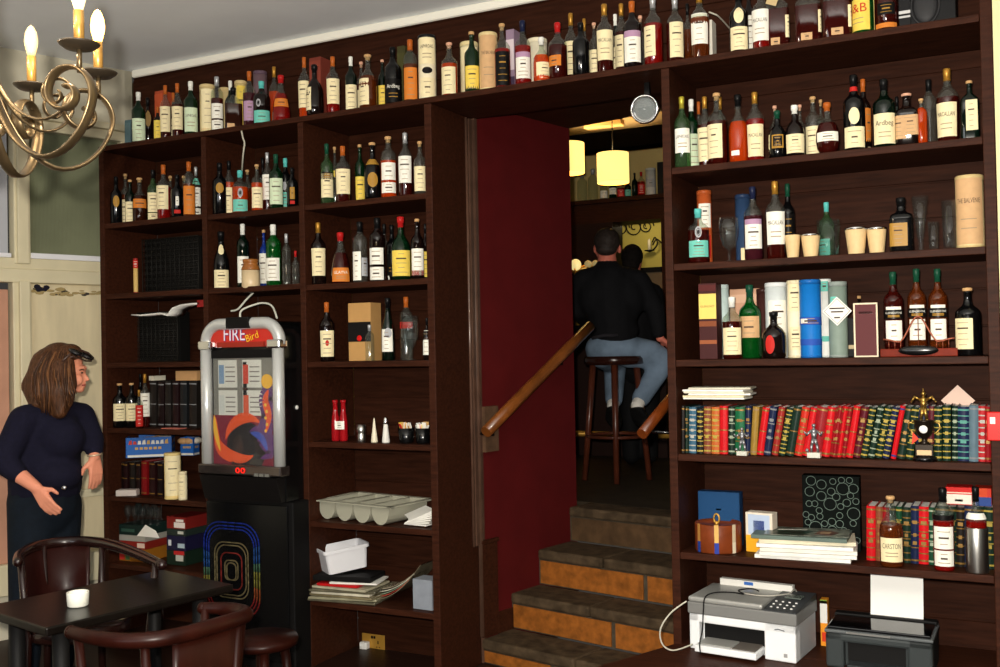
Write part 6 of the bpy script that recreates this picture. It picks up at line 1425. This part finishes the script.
    eb=M(); eb.tube([W(79.5,370.3,-.044)-O,W(82,369.3,-.042)-O,W(84,370,-.035)-O],.003,6); eb.obj('eyebrow',HAIRB,t)
    lp=M(); lp.tube([W(82,385.3,-.02)-O,W(84.6,384.9,-.01)-O,W(85,384.9,0)-O],.004,6); lp.obj('lips',mat('lip_red',(150,66,62),.4),t)
    br=M(); c=W(94.4,454.5,.005)-O; br.tube([c+V3((.032*math.cos(a),.032*math.sin(a),.004*math.sin(a))) for a in [2*PI*i/20 for i in range(20)]],.005,8,closed=True); br.obj('bracelet',mat('pale_bracelet',(206,180,150),.3,metal=.4),t)
    bt=M(); bt.ball(W(64,488,-.17)-O,(.014,.008,.012),0,10,T=HB); bt.obj('belt_stud',CHROME,t)
woman()
def man():
    Z=depth(stool.location); W=lambda u,v,b=0: at_d(u,v,Z+b)
    base=V3((stool.location.x,stool.location.y,UF+.867)); t=thing('person','seated man in black jacket and faded jeans, back turned, on the bar stool','person',base); O=base
    k=Z/7.8
    rk=W(664,361,-.02); ra=W(641,398,-.0); lk=W(615,364,.42); la=W(614,399,.2)
    body=[('e',W(607,244),(.083,.098,.105),HB),('e',W(605,250,.06),(.07,.07,.085),HB),('e',W(619.5,249,.02),(.014,.026,.034),HB),('e',W(595,249,.05),(.012,.026,.032),HB),('c',W(604,251,.13),.012,W(603,253,.16),.013)]
    body+=chain([W(607,254),W(607,270)],[.062,.075])+chain([W(608,280),W(611,310),W(613,345)],[.13,.13,.14])
    body+=chain([W(608,275),W(583,280),W(577,311,.08),W(585,322,.4)],[.06,.055,.045,.035])+chain([W(608,275),W(640,281),W(656,310,.0),W(660,338,-.03)],[.06,.055,.045,.03])
    body+=chain([W(630,352),rk,ra],[.08,.06,.045])+chain([W(602,352),lk,la],[.08,.06,.045])
    body+=hand(W(660,338,-.03),V3((0,0,-.8))+VR*.9,-VF*.2+V3((0,0,-1)),-VR+VF*.3,1.0,.6)+hand(W(585,322,.4),VF+VR*.5,V3((0,0,-1)),VR,1.0,.5)
    body+=chain([ra,W(637,407,-.05)],[.04,.035])+chain([la,W(613,407,.15)],[.04,.035])
    union('body',body,SKINP,t,.0075,3,O)
    jk=chain([W(607,268),W(608,282),W(611,308),W(614,334)],[.085,.15,.175,.165])+chain([W(606,276),W(584,281),W(579,309,.06),W(586,321,.36)],[.09,.085,.075,.055])+chain([W(610,276),W(638,282),W(655,309,0),W(658.5,332,-.03)],[.09,.088,.07,.052])
    jk+=[('e',W(596,295,-.02),(.13,.12,.17),HB),('e',W(624,297,-.02),(.15,.12,.18),HB),('e',W(613,330),(.185,.15,.1),HB)]
    union('jacket',jk,JACK,t,.014,6,O)
    je=[('e',W(614,348),(.205,.17,.125),HB)]+chain([W(630,352),W(650,354,0),rk,ra],[.115,.1,.085,.066])+chain([W(602,352,.02),lk,la],[.115,.085,.066])
    union('jeans',je,JEAN,t,.014,6,O)
    so=chain([ra,W(637,406,-.05)],[.047,.045])+chain([la,W(613,406,.15)],[.047,.045]); union('socks',so,mat('white_sock',(226,222,214),.9),t,.01,2,O)
    sh=chain([W(637,411,-.05),W(640,418,-.12),W(646,423,-.2)],[.05,.055,.045])+chain([W(613,411,.15),W(613,417,.05),W(616,423,-.06)],[.05,.056,.046]); union('shoes',sh,BLACKM,t,.01,3,O)
    union('hair',[('e',W(607,241,-.012),(.092,.104,.096),HB),('e',W(606.5,249,-.05),(.075,.055,.05),HB)],HAIRD,t,.009,2,O)
    be=M(); be.tube([W(592,338,-.16)-O,W(604,335.5,-.2)-O,W(618,335,-.2)-O],.012,6); be.obj('shirt_hem',mat('dark_shirt_hem',(40,38,42),.8),t)
man()
def companion():
    Z=8.0; W=lambda u,v,b=0: at_d(u,v,Z+b)
    base=W(640,400); base.z=UF; t=thing('person','dark haired person in black standing beyond the seated man','person',base); O=base
    fl=lambda u: V3((W(u,400).x,W(u,400).y,UF))
    body=[('e',W(632,260),(.078,.095,.11),HB),('e',W(634,264,.05),(.06,.06,.08),HB),('e',W(641,261,.0),(.012,.024,.03),HB)]+chain([W(633,268),W(634,282)],[.055,.07])+chain([W(636,290),W(638,345),W(638,370)],[.13,.13,.14])
    body+=chain([W(636,286),W(616,292),W(612,325),W(618,345,.15)],[.06,.055,.045,.035])+chain([W(638,286),W(655,292),W(659,322),W(656,345,.12)],[.06,.055,.045,.03])
    body+=hand(W(656,345,.12),VF*.6+V3((0,0,-.8)),-VR,VF,1,.4)+hand(W(618,345,.15),VF*.6+V3((0,0,-.8)),VR,VF,1,.4)
    for u in (630,648): body+=chain([W(u,370),W(u,415),fl(u)+V3((0,0,.08)),fl(u)+V3((0,0,.04))-VF*-.12],[.09,.06,.045,.035])
    union('body',body,SKINP,t,.009,3,O)
    union('jacket',chain([W(634,280),W(636,294),W(638,330),W(638,368)],[.08,.15,.165,.17])+chain([W(636,288),W(617,293),W(613,323),W(618,340,.13)],[.08,.075,.06,.05])+chain([W(638,288),W(654,293),W(658,320),W(656,340,.1)],[.08,.075,.062,.05]),JACK,t,.014,6,O)
    tr=[]
    for u in (630,648): tr+=chain([W(u,366),W(u,415),fl(u)+V3((0,0,.08))],[.11,.08,.07])
    union('trousers',tr,mat('black_trousers',(14,14,16),.8),t,.014,5,O)
    union('shoes',[('c',fl(u)+V3((0,0,.05)),.045,fl(u)+V3((0,0,.04))+VF*.15,.038) for u in (630,648)],BLACKM,t,.01,2,O)
    union('hair',[('e',W(632,256.5,-.01),(.088,.102,.1),HB),('e',W(631,264,-.05),(.07,.05,.07),HB)],mat('black_hair',(22,18,17),.8,spec=.1,noise=.3,nscale=40),t,.01,2,O)
companion()
# ============================================================ light, camera, world
def light(nm,ty,loc,e,col=(1,1,1),size=.05,rot=None,sy=None):
    l=bpy.data.lights.new(nm,ty); l.energy=e; l.color=col
    if ty=='AREA': l.size=size; 
    else: l.shadow_soft_size=size
    if ty=='AREA' and sy: l.shape='RECTANGLE'; l.size_y=sy
    o=bpy.data.objects.new(nm,l); COL.objects.link(o); o.location=loc
    if rot is not None: o.rotation_euler=rot
    return o
light('camera_flash','POINT',CAM+up*.1-rt*.07-fw*.03,FLASH,(1,.93,.82),.025)
light('ceiling_fill','AREA',(-2.2,-5.9,1.7),FILL,(.95,.97,1),2.4,(math.radians(112),0,math.radians(10)),1.2)  # unseen fill light added behind the camera, tilted up to lift the ceiling
w=bpy.data.worlds.new('pub_air'); bpy.context.scene.world=w; w.use_nodes=True; w.node_tree.nodes['Background'].inputs[0].default_value=(.9,.85,.78,1); w.node_tree.nodes['Background'].inputs[1].default_value=AMB
c=bpy.data.cameras.new('camera'); c.sensor_width=36; c.lens=F/1000*36; c.clip_start=.02; co=bpy.data.objects.new('camera',c); COL.objects.link(co)
m=Matrix((rt,up,-fw)).transposed().to_4x4(); m.translation=CAM; co.matrix_world=m; bpy.context.scene.camera=co
sc=bpy.context.scene; sc.view_settings.view_transform='Standard'; sc.view_settings.look='None'; sc.view_settings.gamma=1; sc.view_settings.use_curve_mapping=False; sc.view_settings.exposure=0
sc.cycles.max_bounces=10; sc.cycles.transmission_bounces=10; sc.cycles.transparent_max_bounces=10; sc.cycles.caustics_refractive=False; sc.cycles.caustics_reflective=False; sc.cycles.sample_clamp_indirect=4
sc.cycles.use_denoising=True
